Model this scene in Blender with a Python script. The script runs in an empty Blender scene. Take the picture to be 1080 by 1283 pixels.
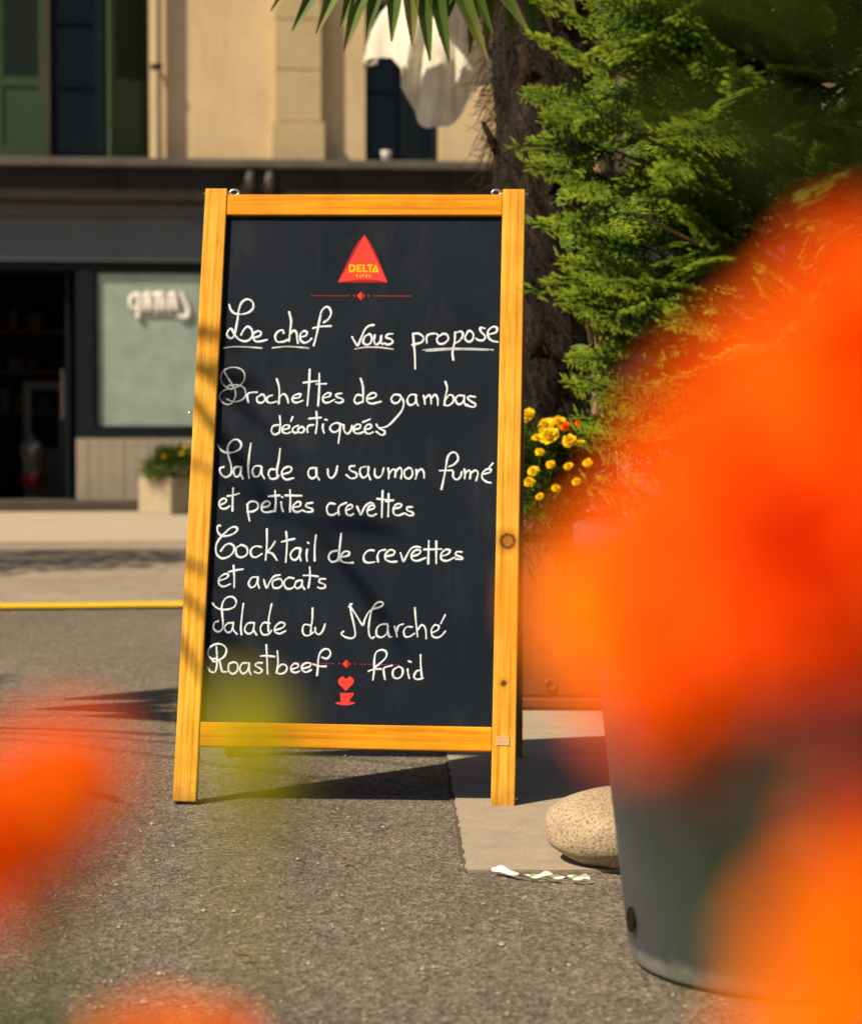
import bpy, bmesh, math, random
import numpy as np
from mathutils import Vector, Matrix, noise

sc = bpy.context.scene
COL = sc.collection
R = math.radians
random.seed(11)
NP = np.random.RandomState(7)

# ------------------------------------------------------------------ camera, sky, sun, exposure
F_PX = 2600.0
CAM_H = 0.675
PITCH = math.atan(85.5 / F_PX)
cam_d = bpy.data.cameras.new('camera')
cam = bpy.data.objects.new('camera', cam_d)
COL.objects.link(cam)
sc.camera = cam
cam.location = (0, 0, CAM_H)
cam.rotation_euler = (math.pi / 2 - PITCH, 0, 0)
cam_d.sensor_fit = 'VERTICAL'
cam_d.lens = 50
cam_d.sensor_height = 1283 / F_PX * 50
cam_d.clip_start = 0.02
cam_d.clip_end = 500
cam_d.dof.use_dof = True
cam_d.dof.focus_distance = 3.55
cam_d.dof.aperture_fstop = 3.6

SUN_DIR = Vector((-0.73, -0.45, 1.0)).normalized()      # towards the sun
SUN_ELEV = math.asin(SUN_DIR.z)
world = bpy.data.worlds.new('World')
sc.world = world
world.use_nodes = True
wn = world.node_tree
wn.nodes.clear()
sky = wn.nodes.new('ShaderNodeTexSky')
sky.sky_type = 'NISHITA'
sky.sun_disc = False
sky.sun_elevation = SUN_ELEV
sky.sun_rotation = math.atan2(SUN_DIR.x, SUN_DIR.y)
sky.dust_density = 1.5
bg = wn.nodes.new('ShaderNodeBackground')
bg.inputs['Strength'].default_value = 0.05
wo = wn.nodes.new('ShaderNodeOutputWorld')
wn.links.new(sky.outputs[0], bg.inputs[0])
wn.links.new(bg.outputs[0], wo.inputs[0])
sun_d = bpy.data.lights.new('sun', 'SUN')
sun_d.energy = 5.0
sun_d.angle = R(0.53)
sun_d.color = (1.0, 0.84, 0.61)
sun = bpy.data.objects.new('sun', sun_d)
COL.objects.link(sun)
sun.location = (-8, -5, 12)
sun.rotation_euler = SUN_DIR.to_track_quat('Z', 'Y').to_euler()
sc.view_settings.view_transform = 'Standard'
sc.view_settings.look = 'None'
sc.view_settings.gamma = 1
sc.view_settings.exposure = 0.58
try:
    sc.cycles.use_denoising = True
    sc.cycles.denoiser = 'OPENIMAGEDENOISE'
    sc.cycles.max_bounces = 8
    sc.cycles.transparent_max_bounces = 8
except Exception:
    pass


def P(px, py, d):
    """point seen at photo pixel (px, py) standing at ground distance d in front of the camera"""
    x = (px - 540) / F_PX
    y = (641.5 - py) / F_PX
    c, s = math.cos(PITCH), math.sin(PITCH)
    v = Vector((x, c + y * s, y * c - s))
    return Vector((0, 0, CAM_H)) + v * (d / v.y)


def G(px, py, z=0.0):
    x = (px - 540) / F_PX
    y = (641.5 - py) / F_PX
    c, s = math.cos(PITCH), math.sin(PITCH)
    v = Vector((x, c + y * s, y * c - s))
    t = (z - CAM_H) / v.z
    return Vector((0, 0, CAM_H)) + v * t


# ------------------------------------------------------------------ materials
def nt(name):
    m = bpy.data.materials.new(name)
    m.use_nodes = True
    t = m.node_tree
    b = t.nodes['Principled BSDF']
    return m, t, b


def N(t, kind, **kw):
    n = t.nodes.new(kind)
    for k, v in kw.items():
        if k in n.inputs:
            n.inputs[k].default_value = v
        else:
            setattr(n, k, v)
    return n


def ramp(t, fac, stops):
    n = t.nodes.new('ShaderNodeValToRGB')
    e = n.color_ramp.elements
    while len(e) < len(stops):
        e.new(0.5)
    for el, (p, c) in zip(e, stops):
        el.position = p
        el.color = (c[0], c[1], c[2], 1) if len(c) == 3 else c
    t.links.new(fac, n.inputs[0])
    return n.outputs[0]


def mix(t, fac, a, b, mode='MIX'):
    n = t.nodes.new('ShaderNodeMix')
    n.data_type = 'RGBA'
    n.blend_type = mode
    for sock, v in ((n.inputs[0], fac), (n.inputs[6], a), (n.inputs[7], b)):
        if hasattr(v, 'is_output'):
            t.links.new(v, sock)
        elif isinstance(v, (int, float)):
            sock.default_value = v
        else:
            sock.default_value = (v[0], v[1], v[2], 1)
    return n.outputs[2]


def coords(t, scale=(1, 1, 1), loc=(0, 0, 0), rot=(0, 0, 0)):
    tc = t.nodes.new('ShaderNodeTexCoord')
    mp = t.nodes.new('ShaderNodeMapping')
    mp.inputs['Scale'].default_value = scale
    mp.inputs['Location'].default_value = loc
    mp.inputs['Rotation'].default_value = rot
    t.links.new(tc.outputs['Object'], mp.inputs['Vector'])
    return mp.outputs[0]


def tex_noise(t, vec, scale, detail=4, rough=0.55):
    n = N(t, 'ShaderNodeTexNoise')
    n.inputs['Scale'].default_value = scale
    n.inputs['Detail'].default_value = detail
    n.inputs['Roughness'].default_value = rough
    t.links.new(vec, n.inputs['Vector'])
    return n.outputs['Fac']


def bump(t, b, h, dist, strength=1.0):
    n = t.nodes.new('ShaderNodeBump')
    n.inputs['Strength'].default_value = strength
    n.inputs['Distance'].default_value = dist
    t.links.new(h, n.inputs['Height'])
    t.links.new(n.outputs[0], b.inputs['Normal'])


def mat_plain(name, col, rough=0.6, var=0.15, nscale=6.0, bump_d=0.0, bump_s=60.0, spec=0.12, metallic=0.0):
    m, t, b = nt(name)
    v = coords(t)
    n = tex_noise(t, v, nscale, 5)
    n2 = tex_noise(t, v, nscale * 7.3, 3)
    lo = [c * (1 - var) for c in col]
    hi = [min(1, c * (1 + var)) for c in col]
    c1 = ramp(t, n, [(0.3, lo), (0.7, hi)])
    c2 = mix(t, 0.35, c1, ramp(t, n2, [(0.3, lo), (0.7, hi)]))
    t.links.new(c2, b.inputs['Base Color'])
    b.inputs['Roughness'].default_value = rough
    b.inputs['Metallic'].default_value = metallic
    b.inputs['Specular IOR Level'].default_value = spec
    if bump_d:
        bump(t, b, tex_noise(t, v, bump_s, 6, 0.6), bump_d)
    return m


def mat_asphalt(name, base, light, dark, bumpd=0.004, patch=0.25):
    m, t, b = nt(name)
    v = coords(t)
    big = tex_noise(t, v, 0.9, 6, 0.6)
    mid = tex_noise(t, v, 9.0, 5, 0.65)
    fine = tex_noise(t, v, 220.0, 4, 0.7)
    vor = N(t, 'ShaderNodeTexVoronoi')
    vor.inputs['Scale'].default_value = 125
    wv = N(t, 'ShaderNodeTexNoise')
    wv.inputs['Scale'].default_value = 140
    wv.inputs['Detail'].default_value = 3
    t.links.new(v, wv.inputs['Vector'])
    wa = t.nodes.new('ShaderNodeVectorMath')
    wa.operation = 'MULTIPLY_ADD'
    wa.inputs[1].default_value = (0.012, 0.012, 0.012)
    t.links.new(wv.outputs['Color'], wa.inputs[0])
    t.links.new(v, wa.inputs[2])
    t.links.new(wa.outputs[0], vor.inputs['Vector'])
    vor.inputs['Randomness'].default_value = 1.0
    vor2 = N(t, 'ShaderNodeTexVoronoi')
    vor2.inputs['Scale'].default_value = 62
    t.links.new(v, vor2.inputs['Vector'])
    col = ramp(t, fine, [(0.30, dark), (0.52, base), (0.75, light)])
    stone = ramp(t, vor.outputs['Color'], [(0.0, dark), (0.45, base), (0.80, light), (1.0, [min(1, c * 1.7) for c in light])])
    col = mix(t, 0.48, col, stone)
    tone = ramp(t, big, [(0.25, (0.78, 0.77, 0.76)), (0.75, (1.18, 1.16, 1.13))])
    col = mix(t, 1.0, col, tone, 'MULTIPLY')
    tone2 = ramp(t, mid, [(0.25, (0.82, 0.82, 0.82)), (0.75, (1.14, 1.13, 1.12))])
    col = mix(t, 1.0, col, tone2, 'MULTIPLY')
    stain = ramp(t, tex_noise(t, v, 2.3, 7, 0.72), [(0.30, (0.70, 0.69, 0.68)), (0.42, (1, 1, 1)), (0.62, (1, 1, 1)), (0.75, (1.12, 1.11, 1.09))])
    col = mix(t, 0.9, col, stain, 'MULTIPLY')
    # dark pits between the stones
    pit = ramp(t, tex_noise(t, v, 75.0, 3, 0.7), [(0.33, (0.22, 0.22, 0.24)), (0.45, (1, 1, 1))])
    col = mix(t, 0.8, col, pit, 'MULTIPLY')
    # scattered pale grit
    grit = ramp(t, vor2.outputs['Distance'], [(0.10, (1, 1, 1)), (0.16, (0, 0, 0))])
    gsel = ramp(t, vor2.outputs['Color'], [(0.86, (0, 0, 0)), (0.90, (1, 1, 1))])
    gm = mix(t, 1.0, grit, gsel, 'MULTIPLY')
    col = mix(t, gm, col, (0.50, 0.44, 0.36))
    t.links.new(col, b.inputs['Base Color'])
    b.inputs['Roughness'].default_value = 0.9
    b.inputs['Specular IOR Level'].default_value = 0.06
    h = mix(t, 0.5, fine, vor.outputs['Distance'])
    h = mix(t, 0.45, h, tex_noise(t, v, 75.0, 3, 0.7))
    bump(t, b, h, bumpd)
    return m


def mat_wood(name, base, light, dark, axis=1, knots=()):
    """golden varnished pine, grain along the given local axis; knots = (x, y, radius, kind)"""
    m, t, b = nt(name)
    sc_ = [190, 190, 190]
    sc_[axis] = 5.0
    v = coords(t, scale=tuple(sc_))
    v1 = coords(t)
    warp = tex_noise(t, coords(t, scale=tuple(s * 0.10 for s in sc_)), 1.3, 4)
    g = tex_noise(t, v, 1.0, 5, 0.65)
    w = N(t, 'ShaderNodeTexWave')
    w.wave_type = 'BANDS'
    w.bands_direction = 'X' if axis != 0 else 'Y'
    w.inputs['Scale'].default_value = 0.10
    w.inputs['Distortion'].default_value = 9.0
    w.inputs['Detail'].default_value = 3.0
    w.inputs['Detail Scale'].default_value = 0.35
    t.links.new(v, w.inputs['Vector'])
    col = ramp(t, g, [(0.30, dark), (0.5, base), (0.70, light)])
    col = mix(t, 0.16, col, ramp(t, w.outputs['Fac'], [(0.0, light), (0.6, base), (1.0, dark)]))
    blotch = ramp(t, tex_noise(t, v1, 9.0, 4), [(0.3, (0.80, 0.68, 0.42)), (0.7, (1.10, 1.14, 1.2))])
    col = mix(t, 0.8, col, blotch, 'MULTIPLY')
    long_ = ramp(t, warp, [(0.3, (0.84, 0.76, 0.55)), (0.7, (1.08, 1.12, 1.15))])
    col = mix(t, 0.7, col, long_, 'MULTIPLY')
    for (kx, ky, kr, kind) in knots:
        mp = t.nodes.new('ShaderNodeVectorMath')
        mp.operation = 'SUBTRACT'
        t.links.new(v1, mp.inputs[0])
        mp.inputs[1].default_value = (kx, ky, 0)
        sq = t.nodes.new('ShaderNodeVectorMath')
        sq.operation = 'MULTIPLY'
        sq.inputs[1].default_value = (1, 1, 0)
        t.links.new(mp.outputs[0], sq.inputs[0])
        ln = t.nodes.new('ShaderNodeVectorMath')
        ln.operation = 'LENGTH'
        t.links.new(sq.outputs[0], ln.inputs[0])
        ad = t.nodes.new('ShaderNodeMath')
        ad.operation = 'MULTIPLY_ADD'
        t.links.new(tex_noise(t, v1, 160.0, 3), ad.inputs[0])
        ad.inputs[1].default_value = kr * 0.5
        t.links.new(ln.outputs['Value'], ad.inputs[2])
        dv = t.nodes.new('ShaderNodeMath')
        dv.operation = 'DIVIDE'
        t.links.new(ad.outputs[0], dv.inputs[0])
        dv.inputs[1].default_value = kr * 4.0
        if kind == 'ring':
            fac = ramp(t, dv.outputs[0], [(0.05, (0.75,) * 3), (0.22, (0.62,) * 3), (0.31, (0.97,) * 3), (0.36, (0.95,) * 3), (0.41, (0.45,) * 3), (0.75, (0, 0, 0))])
        else:
            fac = ramp(t, dv.outputs[0], [(0.10, (1,) * 3), (0.34, (0.85,) * 3), (0.42, (0.3,) * 3), (0.8, (0, 0, 0))])
        col = mix(t, fac, col, (0.10, 0.028, 0.006))
    # grubby marks towards the feet and in patches
    if axis == 1:
        sp_ = t.nodes.new('ShaderNodeSeparateXYZ')
        t.links.new(v1, sp_.inputs[0])
        ma = t.nodes.new('ShaderNodeMath')
        ma.operation = 'MULTIPLY_ADD'
        t.links.new(tex_noise(t, v1, 38, 6, 0.7), ma.inputs[0])
        ma.inputs[1].default_value = 0.10
        t.links.new(sp_.outputs[1], ma.inputs[2])
        col = mix(t, ramp(t, ma.outputs[0], [(0.045, (0.55,) * 3), (0.10, (0.0,) * 3)]), col, (0.16, 0.085, 0.03))
    dirt = ramp(t, tex_noise(t, v1, 16, 8, 0.75), [(0.30, (0.62, 0.54, 0.45)), (0.40, (1, 1, 1))])
    col = mix(t, 0.7, col, dirt, 'MULTIPLY')
    t.links.new(col, b.inputs['Base Color'])
    b.inputs['Roughness'].default_value = 0.5
    b.inputs['Specular IOR Level'].default_value = 0.12
    bump(t, b, g, 0.0006)
    return m


def mat_leaf(name, dark, light, tip=None, rough=0.5, trans=0.3, attr=True, spec=0.06):
    """foliage: per-leaf tint from the mesh attribute 'tint', some light passing through"""
    m, t, b = nt(name)
    v = coords(t)
    n = tex_noise(t, v, 11.0, 3)
    if attr:
        a = t.nodes.new('ShaderNodeAttribute')
        a.attribute_name = 'tint'
        stops = [(0.0, dark), (0.7, light)]
        stops.append((1.0, tip or light))
        col = ramp(t, a.outputs['Fac'], stops)
    else:
        col = ramp(t, n, [(0.3, dark), (0.7, light)])
    col = mix(t, 0.6, col, ramp(t, n, [(0.25, (0.72, 0.74, 0.7)), (0.75, (1.2, 1.16, 1.1))]), 'MULTIPLY')
    t.links.new(col, b.inputs['Base Color'])
    b.inputs['Roughness'].default_value = rough
    b.inputs['Specular IOR Level'].default_value = spec
    tr = t.nodes.new('ShaderNodeBsdfTranslucent')
    t.links.new(col, tr.inputs['Color'])
    mx = t.nodes.new('ShaderNodeMixShader')
    mx.inputs[0].default_value = trans
    t.links.new(b.outputs[0], mx.inputs[1])
    t.links.new(tr.outputs[0], mx.inputs[2])
    out = t.nodes['Material Output']
    t.links.new(mx.outputs[0], out.inputs['Surface'])
    return m


# ------------------------------------------------------------------ mesh helpers
class MB:
    def __init__(self):
        self.v = []
        self.f = []
        self.mi = []
        self.tint = []
        self.cur = 0
        self.ct = 0.5

    def add(self, vs, fs, tints=None):
        o = len(self.v)
        self.v.extend([tuple(x) for x in vs])
        self.f.extend([tuple(i + o for i in f) for f in fs])
        self.mi.extend([self.cur] * len(fs))
        self.tint.extend(tints if tints is not None else [self.ct] * len(vs))

    def box(self, a, b, M=None):
        x0, y0, z0 = a
        x1, y1, z1 = b
        vs = [Vector(p) for p in ((x0, y0, z0), (x1, y0, z0), (x1, y1, z0), (x0, y1, z0), (x0, y0, z1), (x1, y0, z1), (x1, y1, z1), (x0, y1, z1))]
        if M:
            vs = [M @ p for p in vs]
        self.add(vs, [(0, 3, 2, 1), (4, 5, 6, 7), (0, 1, 5, 4), (1, 2, 6, 5), (2, 3, 7, 6), (3, 0, 4, 7)])

    def tube(self, pts, radii, n=8, caps=True, tints=None):
        pts = [Vector(p) for p in pts]
        if not hasattr(radii, '__len__'):
            radii = [radii] * len(pts)
        up = Vector((0, 0, 1))
        vs = []
        tt = []
        prev = None
        for i, p in enumerate(pts):
            d = (pts[min(i + 1, len(pts) - 1)] - pts[max(i - 1, 0)])
            d = d.normalized() if d.length > 1e-9 else Vector((0, 0, 1))
            if prev is None:
                a = d.cross(up)
                if a.length < 1e-4:
                    a = d.cross(Vector((1, 0, 0)))
                a.normalize()
            else:
                a = prev - d * prev.dot(d)
                a.normalize()
            prev = a
            c = d.cross(a)
            for k in range(n):
                th = 2 * math.pi * k / n
                vs.append(p + (a * math.cos(th) + c * math.sin(th)) * radii[i])
                tt.append(tints[i] if tints else self.ct)
        fs = []
        for i in range(len(pts) - 1):
            for k in range(n):
                k2 = (k + 1) % n
                fs.append((i * n + k, i * n + k2, (i + 1) * n + k2, (i + 1) * n + k))
        if caps:
            fs.append(tuple(reversed(range(n))))
            fs.append(tuple((len(pts) - 1) * n + k for k in range(n)))
        self.add(vs, fs, tt)

    def lathe(self, prof, n=32, c=(0, 0, 0), cap=True):
        vs, fs = [], []
        for r, z in prof:
            for k in range(n):
                th = 2 * math.pi * k / n
                vs.append((c[0] + r * math.cos(th), c[1] + r * math.sin(th), c[2] + z))
        for i in range(len(prof) - 1):
            for k in range(n):
                k2 = (k + 1) % n
                fs.append((i * n + k, i * n + k2, (i + 1) * n + k2, (i + 1) * n + k))
        if cap:
            fs.append(tuple(reversed(range(n))))
            fs.append(tuple((len(prof) - 1) * n + k for k in range(n)))
        self.add(vs, fs)

    def build(self, name, mats, parent=None, smooth=False, bevel=0.0, attr=False, local=None):
        me = bpy.data.meshes.new(name)
        vs = self.v
        if local is not None:
            inv = local.inverted()
            vs = [tuple(inv @ Vector(p)) for p in vs]
        me.from_pydata(vs, [], self.f)
        if not isinstance(mats, (list, tuple)):
            mats = [mats]
        for m in mats:
            me.materials.append(m)
        if len(mats) > 1:
            me.polygons.foreach_set('material_index', self.mi)
        if attr:
            a = me.attributes.new('tint', 'FLOAT', 'POINT')
            a.data.foreach_set('value', self.tint)
        if bevel:
            bm = bmesh.new()
            bm.from_mesh(me)
            bmesh.ops.bevel(bm, geom=[e for e in bm.edges if len(e.link_faces) == 2 and e.calc_face_angle(0) > 0.5], offset=bevel, segments=2, affect='EDGES', profile=0.6)
            bm.to_mesh(me)
            bm.free()
        if smooth:
            me.polygons.foreach_set('use_smooth', [True] * len(me.polygons))
        me.update()
        o = bpy.data.objects.new(name, me)
        COL.objects.link(o)
        if parent is not None:
            o.parent = parent
        return o


def np_mesh(name, verts, faces, mat, parent=None, tint=None, smooth=False):
    """fast mesh from numpy arrays, faces all of one size"""
    me = bpy.data.meshes.new(name)
    k = faces.shape[1]
    me.vertices.add(len(verts))
    me.vertices.foreach_set('co', np.ascontiguousarray(verts, dtype=np.float32).ravel())
    me.loops.add(faces.size)
    me.loops.foreach_set('vertex_index', np.ascontiguousarray(faces, dtype=np.int32).ravel())
    me.polygons.add(len(faces))
    me.polygons.foreach_set('loop_start', np.arange(0, faces.size, k, dtype=np.int32))
    me.polygons.foreach_set('loop_total', np.full(len(faces), k, dtype=np.int32))
    me.update(calc_edges=True)
    me.validate()
    me.materials.append(mat)
    if tint is not None:
        a = me.attributes.new('tint', 'FLOAT', 'POINT')
        a.data.foreach_set('value', np.ascontiguousarray(tint, dtype=np.float32))
    if smooth:
        me.polygons.foreach_set('use_smooth', np.ones(len(faces), dtype=bool))
    o = bpy.data.objects.new(name, me)
    COL.objects.link(o)
    if parent is not None:
        o.parent = parent
    return o


def thing(name, label, cat, loc=(0, 0, 0), rotz=0.0, group=None):
    o = bpy.data.objects.new(name, None)
    o.empty_display_size = 0.1
    COL.objects.link(o)
    o.location = loc
    o.rotation_euler = (0, 0, rotz)
    o['label'] = label
    o['category'] = cat
    if group:
        o['group'] = group
    return o


def tag(o, label, cat, group=None):
    o['label'] = label
    o['category'] = cat
    if group:
        o['group'] = group
    return o


def structure(o):
    o['kind'] = 'structure'
    return o


def T(o):
    return Matrix.LocRotScale(o.location, o.rotation_euler, None)


def catmull(pts, sub=6):
    pts = [Vector(p) for p in pts]
    if len(pts) < 3:
        return pts
    out = []
    ext = [pts[0] * 2 - pts[1]] + pts + [pts[-1] * 2 - pts[-2]]
    for i in range(1, len(ext) - 2):
        p0, p1, p2, p3 = ext[i - 1:i + 3]
        for s in range(sub):
            t = s / sub
            out.append(0.5 * ((2 * p1) + (p2 - p0) * t + (2 * p0 - 5 * p1 + 4 * p2 - p3) * t * t + (3 * p1 - p0 - 3 * p2 + p3) * t ** 3))
    out.append(pts[-1])
    return out
# ------------------------------------------------------------------ placement tables for the leafy and blurred things
# (azimuth, elevation, petiole length, blades) of the fronds of the palm left of the picture
PALM_SHADE = [(8, 22, 0.70, 8), (-8, 30, 0.80, 7), (22, 28, 0.75, 7), (-55, 14, 1.30, 4), (75, 20, 0.7, 18), (130, 30, 0.7, 18), (-95, 25, 0.7, 18), (190, 30, 0.7, 18), (-150, 35, 0.7, 18)]
# photo positions of the soft shade patches on the board and the distance of the frond that throws them
BOARD_SHADE = [(258, 470, 2.9, 3), (292, 515, 3.1, 2), (236, 756, 3.2, 3), (470, 705, 3.3, 2)]
# ------------------------------------------------------------------ ground
M_asph = mat_asphalt('asphalt', (0.172, 0.149, 0.120), (0.345, 0.30, 0.243), (0.046, 0.040, 0.033), 0.013)
M_asph_far = mat_asphalt('road_asphalt', (0.27, 0.228, 0.176), (0.36, 0.31, 0.24), (0.16, 0.134, 0.105), 0.004)
M_asph_dark = mat_asphalt('darker_asphalt', (0.14, 0.122, 0.10), (0.19, 0.165, 0.135), (0.08, 0.07, 0.058), 0.003)
M_conc = mat_plain('slab_concrete', (0.30, 0.25, 0.192), 0.85, 0.14, 14, 0.002, 120)
M_pave = mat_plain('pavement_concrete', (0.35, 0.29, 0.22), 0.85, 0.10, 2.0, 0.002, 60)


def sheet(name, pts, z, mat, jitter=0.0, sub=1, thick=0.0):
    b = MB()
    loop = []
    for i, p in enumerate(pts):
        q = pts[(i + 1) % len(pts)]
        for s in range(sub):
            f = s / sub
            x = p[0] + (q[0] - p[0]) * f
            y = p[1] + (q[1] - p[1]) * f
            if jitter and s:
                x += random.uniform(-jitter, jitter)
                y += random.uniform(-jitter, jitter)
            loop.append((x, y, z))
    n = len(loop)
    b.add(loop, [tuple(range(n))])
    if thick:
        low = [(x, y, zz - thick) for x, y, zz in loop]
        b.add(loop + low, [(i, n + i, n + (i + 1) % n, (i + 1) % n) for i in range(n)])
    return structure(b.build(name, mat))


g = MB()
g.add([(-70, -30, 0), (70, -30, 0), (70, 110, 0), (-70, 110, 0)], [(0, 1, 2, 3)])
structure(g.build('ground', M_asph))
YA = R(9)
ct, st = math.cos(YA), math.sin(YA)


def road_strip(name, d0, d1, z, mat, x0=-30, x1=30, jit=0.0):
    """strip across the street, running almost parallel to the house front"""
    return sheet(name, [(x0, d0 + x0 * st, ), (x1, d0 + x1 * st), (x1, d1 + x1 * st), (x0, d1 + x0 * st)], z, mat, jit, 14 if jit else 1)


road_strip('road', 8.92, 14.6, 0.004, M_asph_far)
road_strip('dark_road_strip', 12.05, 13.55, 0.008, M_asph_dark, -2.95, 8, 0.03)  # strips of darker asphalt colour laid over the road
road_strip('dark_road_strip', 11.95, 13.0, 0.008, M_asph_dark, -9, -2.96, 0.03)
m, t, b = nt('yellow_road_paint')
v = coords(t)
c = ramp(t, tex_noise(t, v, 24, 8, 0.8), [(0.30, (0.26, 0.215, 0.15)), (0.38, (0.80, 0.48, 0.008)), (0.7, (0.86, 0.54, 0.010))])
t.links.new(c, b.inputs['Base Color'])
b.inputs['Roughness'].default_value = 0.6
sheet('road_marking', [(-12, 8.64 - 12 * st), (12, 8.64 + 12 * st), (12, 8.90 + 12 * st), (-12, 8.90 - 12 * st)], 0.012, m, 0.012, 160)
road_strip('pavement', 14.6, 26.0, 0.006, M_pave)
road_strip('kerb', 14.45, 14.6, 0.010, mat_plain('kerb_stone', (0.42, 0.36, 0.28), 0.8, 0.1, 8), -30, 30)

rnd0 = random.uniform
# pale concrete paving strip that the right foot of the board stands on
pa, pb = G(585, 1094), G(561, 951)
sl = [(pa.x, pa.y), (2.6, pa.y + 0.02), (2.6, 9.0), (pb.x - 0.13, 9.0), (pb.x, pb.y)]
sheet('paving', sl, 0.0055, M_conc, 0.0025, 70, 0.005)
b = MB()
jl, n_ = [], 90
for i in range(n_ + 1):
    f = i / n_
    y_ = pa.y + (9.0 - pa.y) * f
    x_ = pa.x + (pb.x - pa.x) * min(1, (y_ - pa.y) / (pb.y - pa.y)) - max(0, (y_ - pb.y) / (9.0 - pb.y)) * 0.13
    jl += [(x_ - rnd0(0.004, 0.010), y_, 0.0022), (x_ + 0.006, y_, 0.0022)]
b.add(jl, [(2 * i, 2 * i + 1, 2 * i + 3, 2 * i + 2) for i in range(n_)])
structure(b.build('paving_joint', mat_plain('joint_dirt', (0.09, 0.074, 0.057), 0.95, 0.4, 60)))
sheet('paving_joint', [(pb.x - 0.02, 6.72), (2.6, 6.76), (2.6, 6.785), (pb.x - 0.02, 6.745)], 0.009, bpy.data.materials['joint_dirt'], 0.004, 20)

# ------------------------------------------------------------------ the house across the street
m, t, b = nt('cream_render')
v = coords(t)
c = ramp(t, tex_noise(t, v, 1.4, 6, 0.6), [(0.3, (0.56, 0.42, 0.245)), (0.7, (0.66, 0.50, 0.30))])
c = mix(t, 0.7, c, ramp(t, tex_noise(t, coords(t, scale=(5, 5, 0.5)), 1.6, 6, 0.7), [(0.30, (0.80, 0.77, 0.72)), (0.52, (1, 1, 1))]), 'MULTIPLY')
c = mix(t, 0.5, c, ramp(t, tex_noise(t, v, 4.5, 6, 0.7), [(0.30, (0.80, 0.76, 0.70)), (0.45, (1, 1, 1))]), 'MULTIPLY')
t.links.new(c, b.inputs['Base Color'])
b.inputs['Roughness'].default_value = 0.9
b.inputs['Specular IOR Level'].default_value = 0.1
bump(t, b, tex_noise(t, v, 30, 6), 0.003)
M_wall = m
M_stone = mat_plain('yellow_sandstone', (0.46, 0.36, 0.20), 0.85, 0.12, 2.2, 0.004, 25)
M_corn = mat_plain('dark_grey_stone', (0.030, 0.026, 0.022), 0.85, 0.35, 3.0, 0.004, 25)  # very dark stone colour, mottled at random
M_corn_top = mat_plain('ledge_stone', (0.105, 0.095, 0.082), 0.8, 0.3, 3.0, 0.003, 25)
M_fascia = mat_plain('slate_blue_fascia', (0.105, 0.118, 0.128), 0.5, 0.15, 2.0)
M_frame = mat_plain('dark_teal_paint', (0.009, 0.013, 0.015), 0.45, 0.15, 4.0)
M_shut = mat_plain('green_shutter_paint', (0.046, 0.074, 0.036), 0.5, 0.10, 4.0)
M_dark = mat_plain('dark_interior', (0.010, 0.009, 0.008), 0.8, 0.3, 2.0)
M_riser = mat_plain('ribbed_stone', (0.30, 0.26, 0.20), 0.8, 0.12, 5.0, 0.003, 40)
M_blind = mat_plain('pale_green_blind', (0.51, 0.505, 0.455), 0.7, 0.22, 4.5)
M_white = mat_plain('white_paint', (0.75, 0.72, 0.66), 0.6, 0.05, 8.0)


def mat_glass(name, tintc=(0.9, 0.95, 0.93), refl=0.06):
    m = bpy.data.materials.new(name)
    m.use_nodes = True
    t = m.node_tree
    t.nodes.clear()
    tr = t.nodes.new('ShaderNodeBsdfTransparent')
    tr.inputs[0].default_value = (*tintc, 1)
    gl = t.nodes.new('ShaderNodeBsdfGlossy')
    gl.inputs['Roughness'].default_value = 0.02
    lw = t.nodes.new('ShaderNodeLayerWeight')
    lw.inputs[0].default_value = 0.5
    pw = t.nodes.new('ShaderNodeMath')
    pw.operation = 'POWER'
    pw.inputs[1].default_value = 4.0
    t.links.new(lw.outputs['Facing'], pw.inputs[0])
    fr = t.nodes.new('ShaderNodeMath')
    fr.operation = 'MULTIPLY_ADD'
    fr.inputs[1].default_value = 0.4
    fr.inputs[2].default_value = 0.02
    t.links.new(pw.outputs[0], fr.inputs[0])
    mx = t.nodes.new('ShaderNodeMixShader')
    out = t.nodes.new('ShaderNodeOutputMaterial')
    t.links.new(fr.outputs[0], mx.inputs[0])
    t.links.new(tr.outputs[0], mx.inputs[1])
    t.links.new(gl.outputs[0], mx.inputs[2])
    t.links.new(mx.outputs[0], out.inputs[0])
    return m


M_glass = mat_glass('window_glass')
rnd_ = random.uniform
FY = R(4.5)
HOUSE = thing('building', 'cream rendered house with green shutters above a dark shopfront', 'building', (-3.36, 20.8, 0), FY)
HT = T(HOUSE)
HI = HT.inverted()


def FA(px, py, off=0.0):
    """pixel -> (x, z) on the house front, off metres in front (-) or behind (+) of it"""
    o = HI @ Vector((0, 0, CAM_H))
    d = HI.to_3x3() @ (P(px, py, 10) - Vector((0, 0, CAM_H)))
    t = (off - o.y) / d.y
    q = o + d * t
    return q.x, q.z


def fx(px, off=0.0):
    return FA(px, 300, off)[0]


def fz(py, off=0.0):
    return FA(200, py, off)[1]


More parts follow.
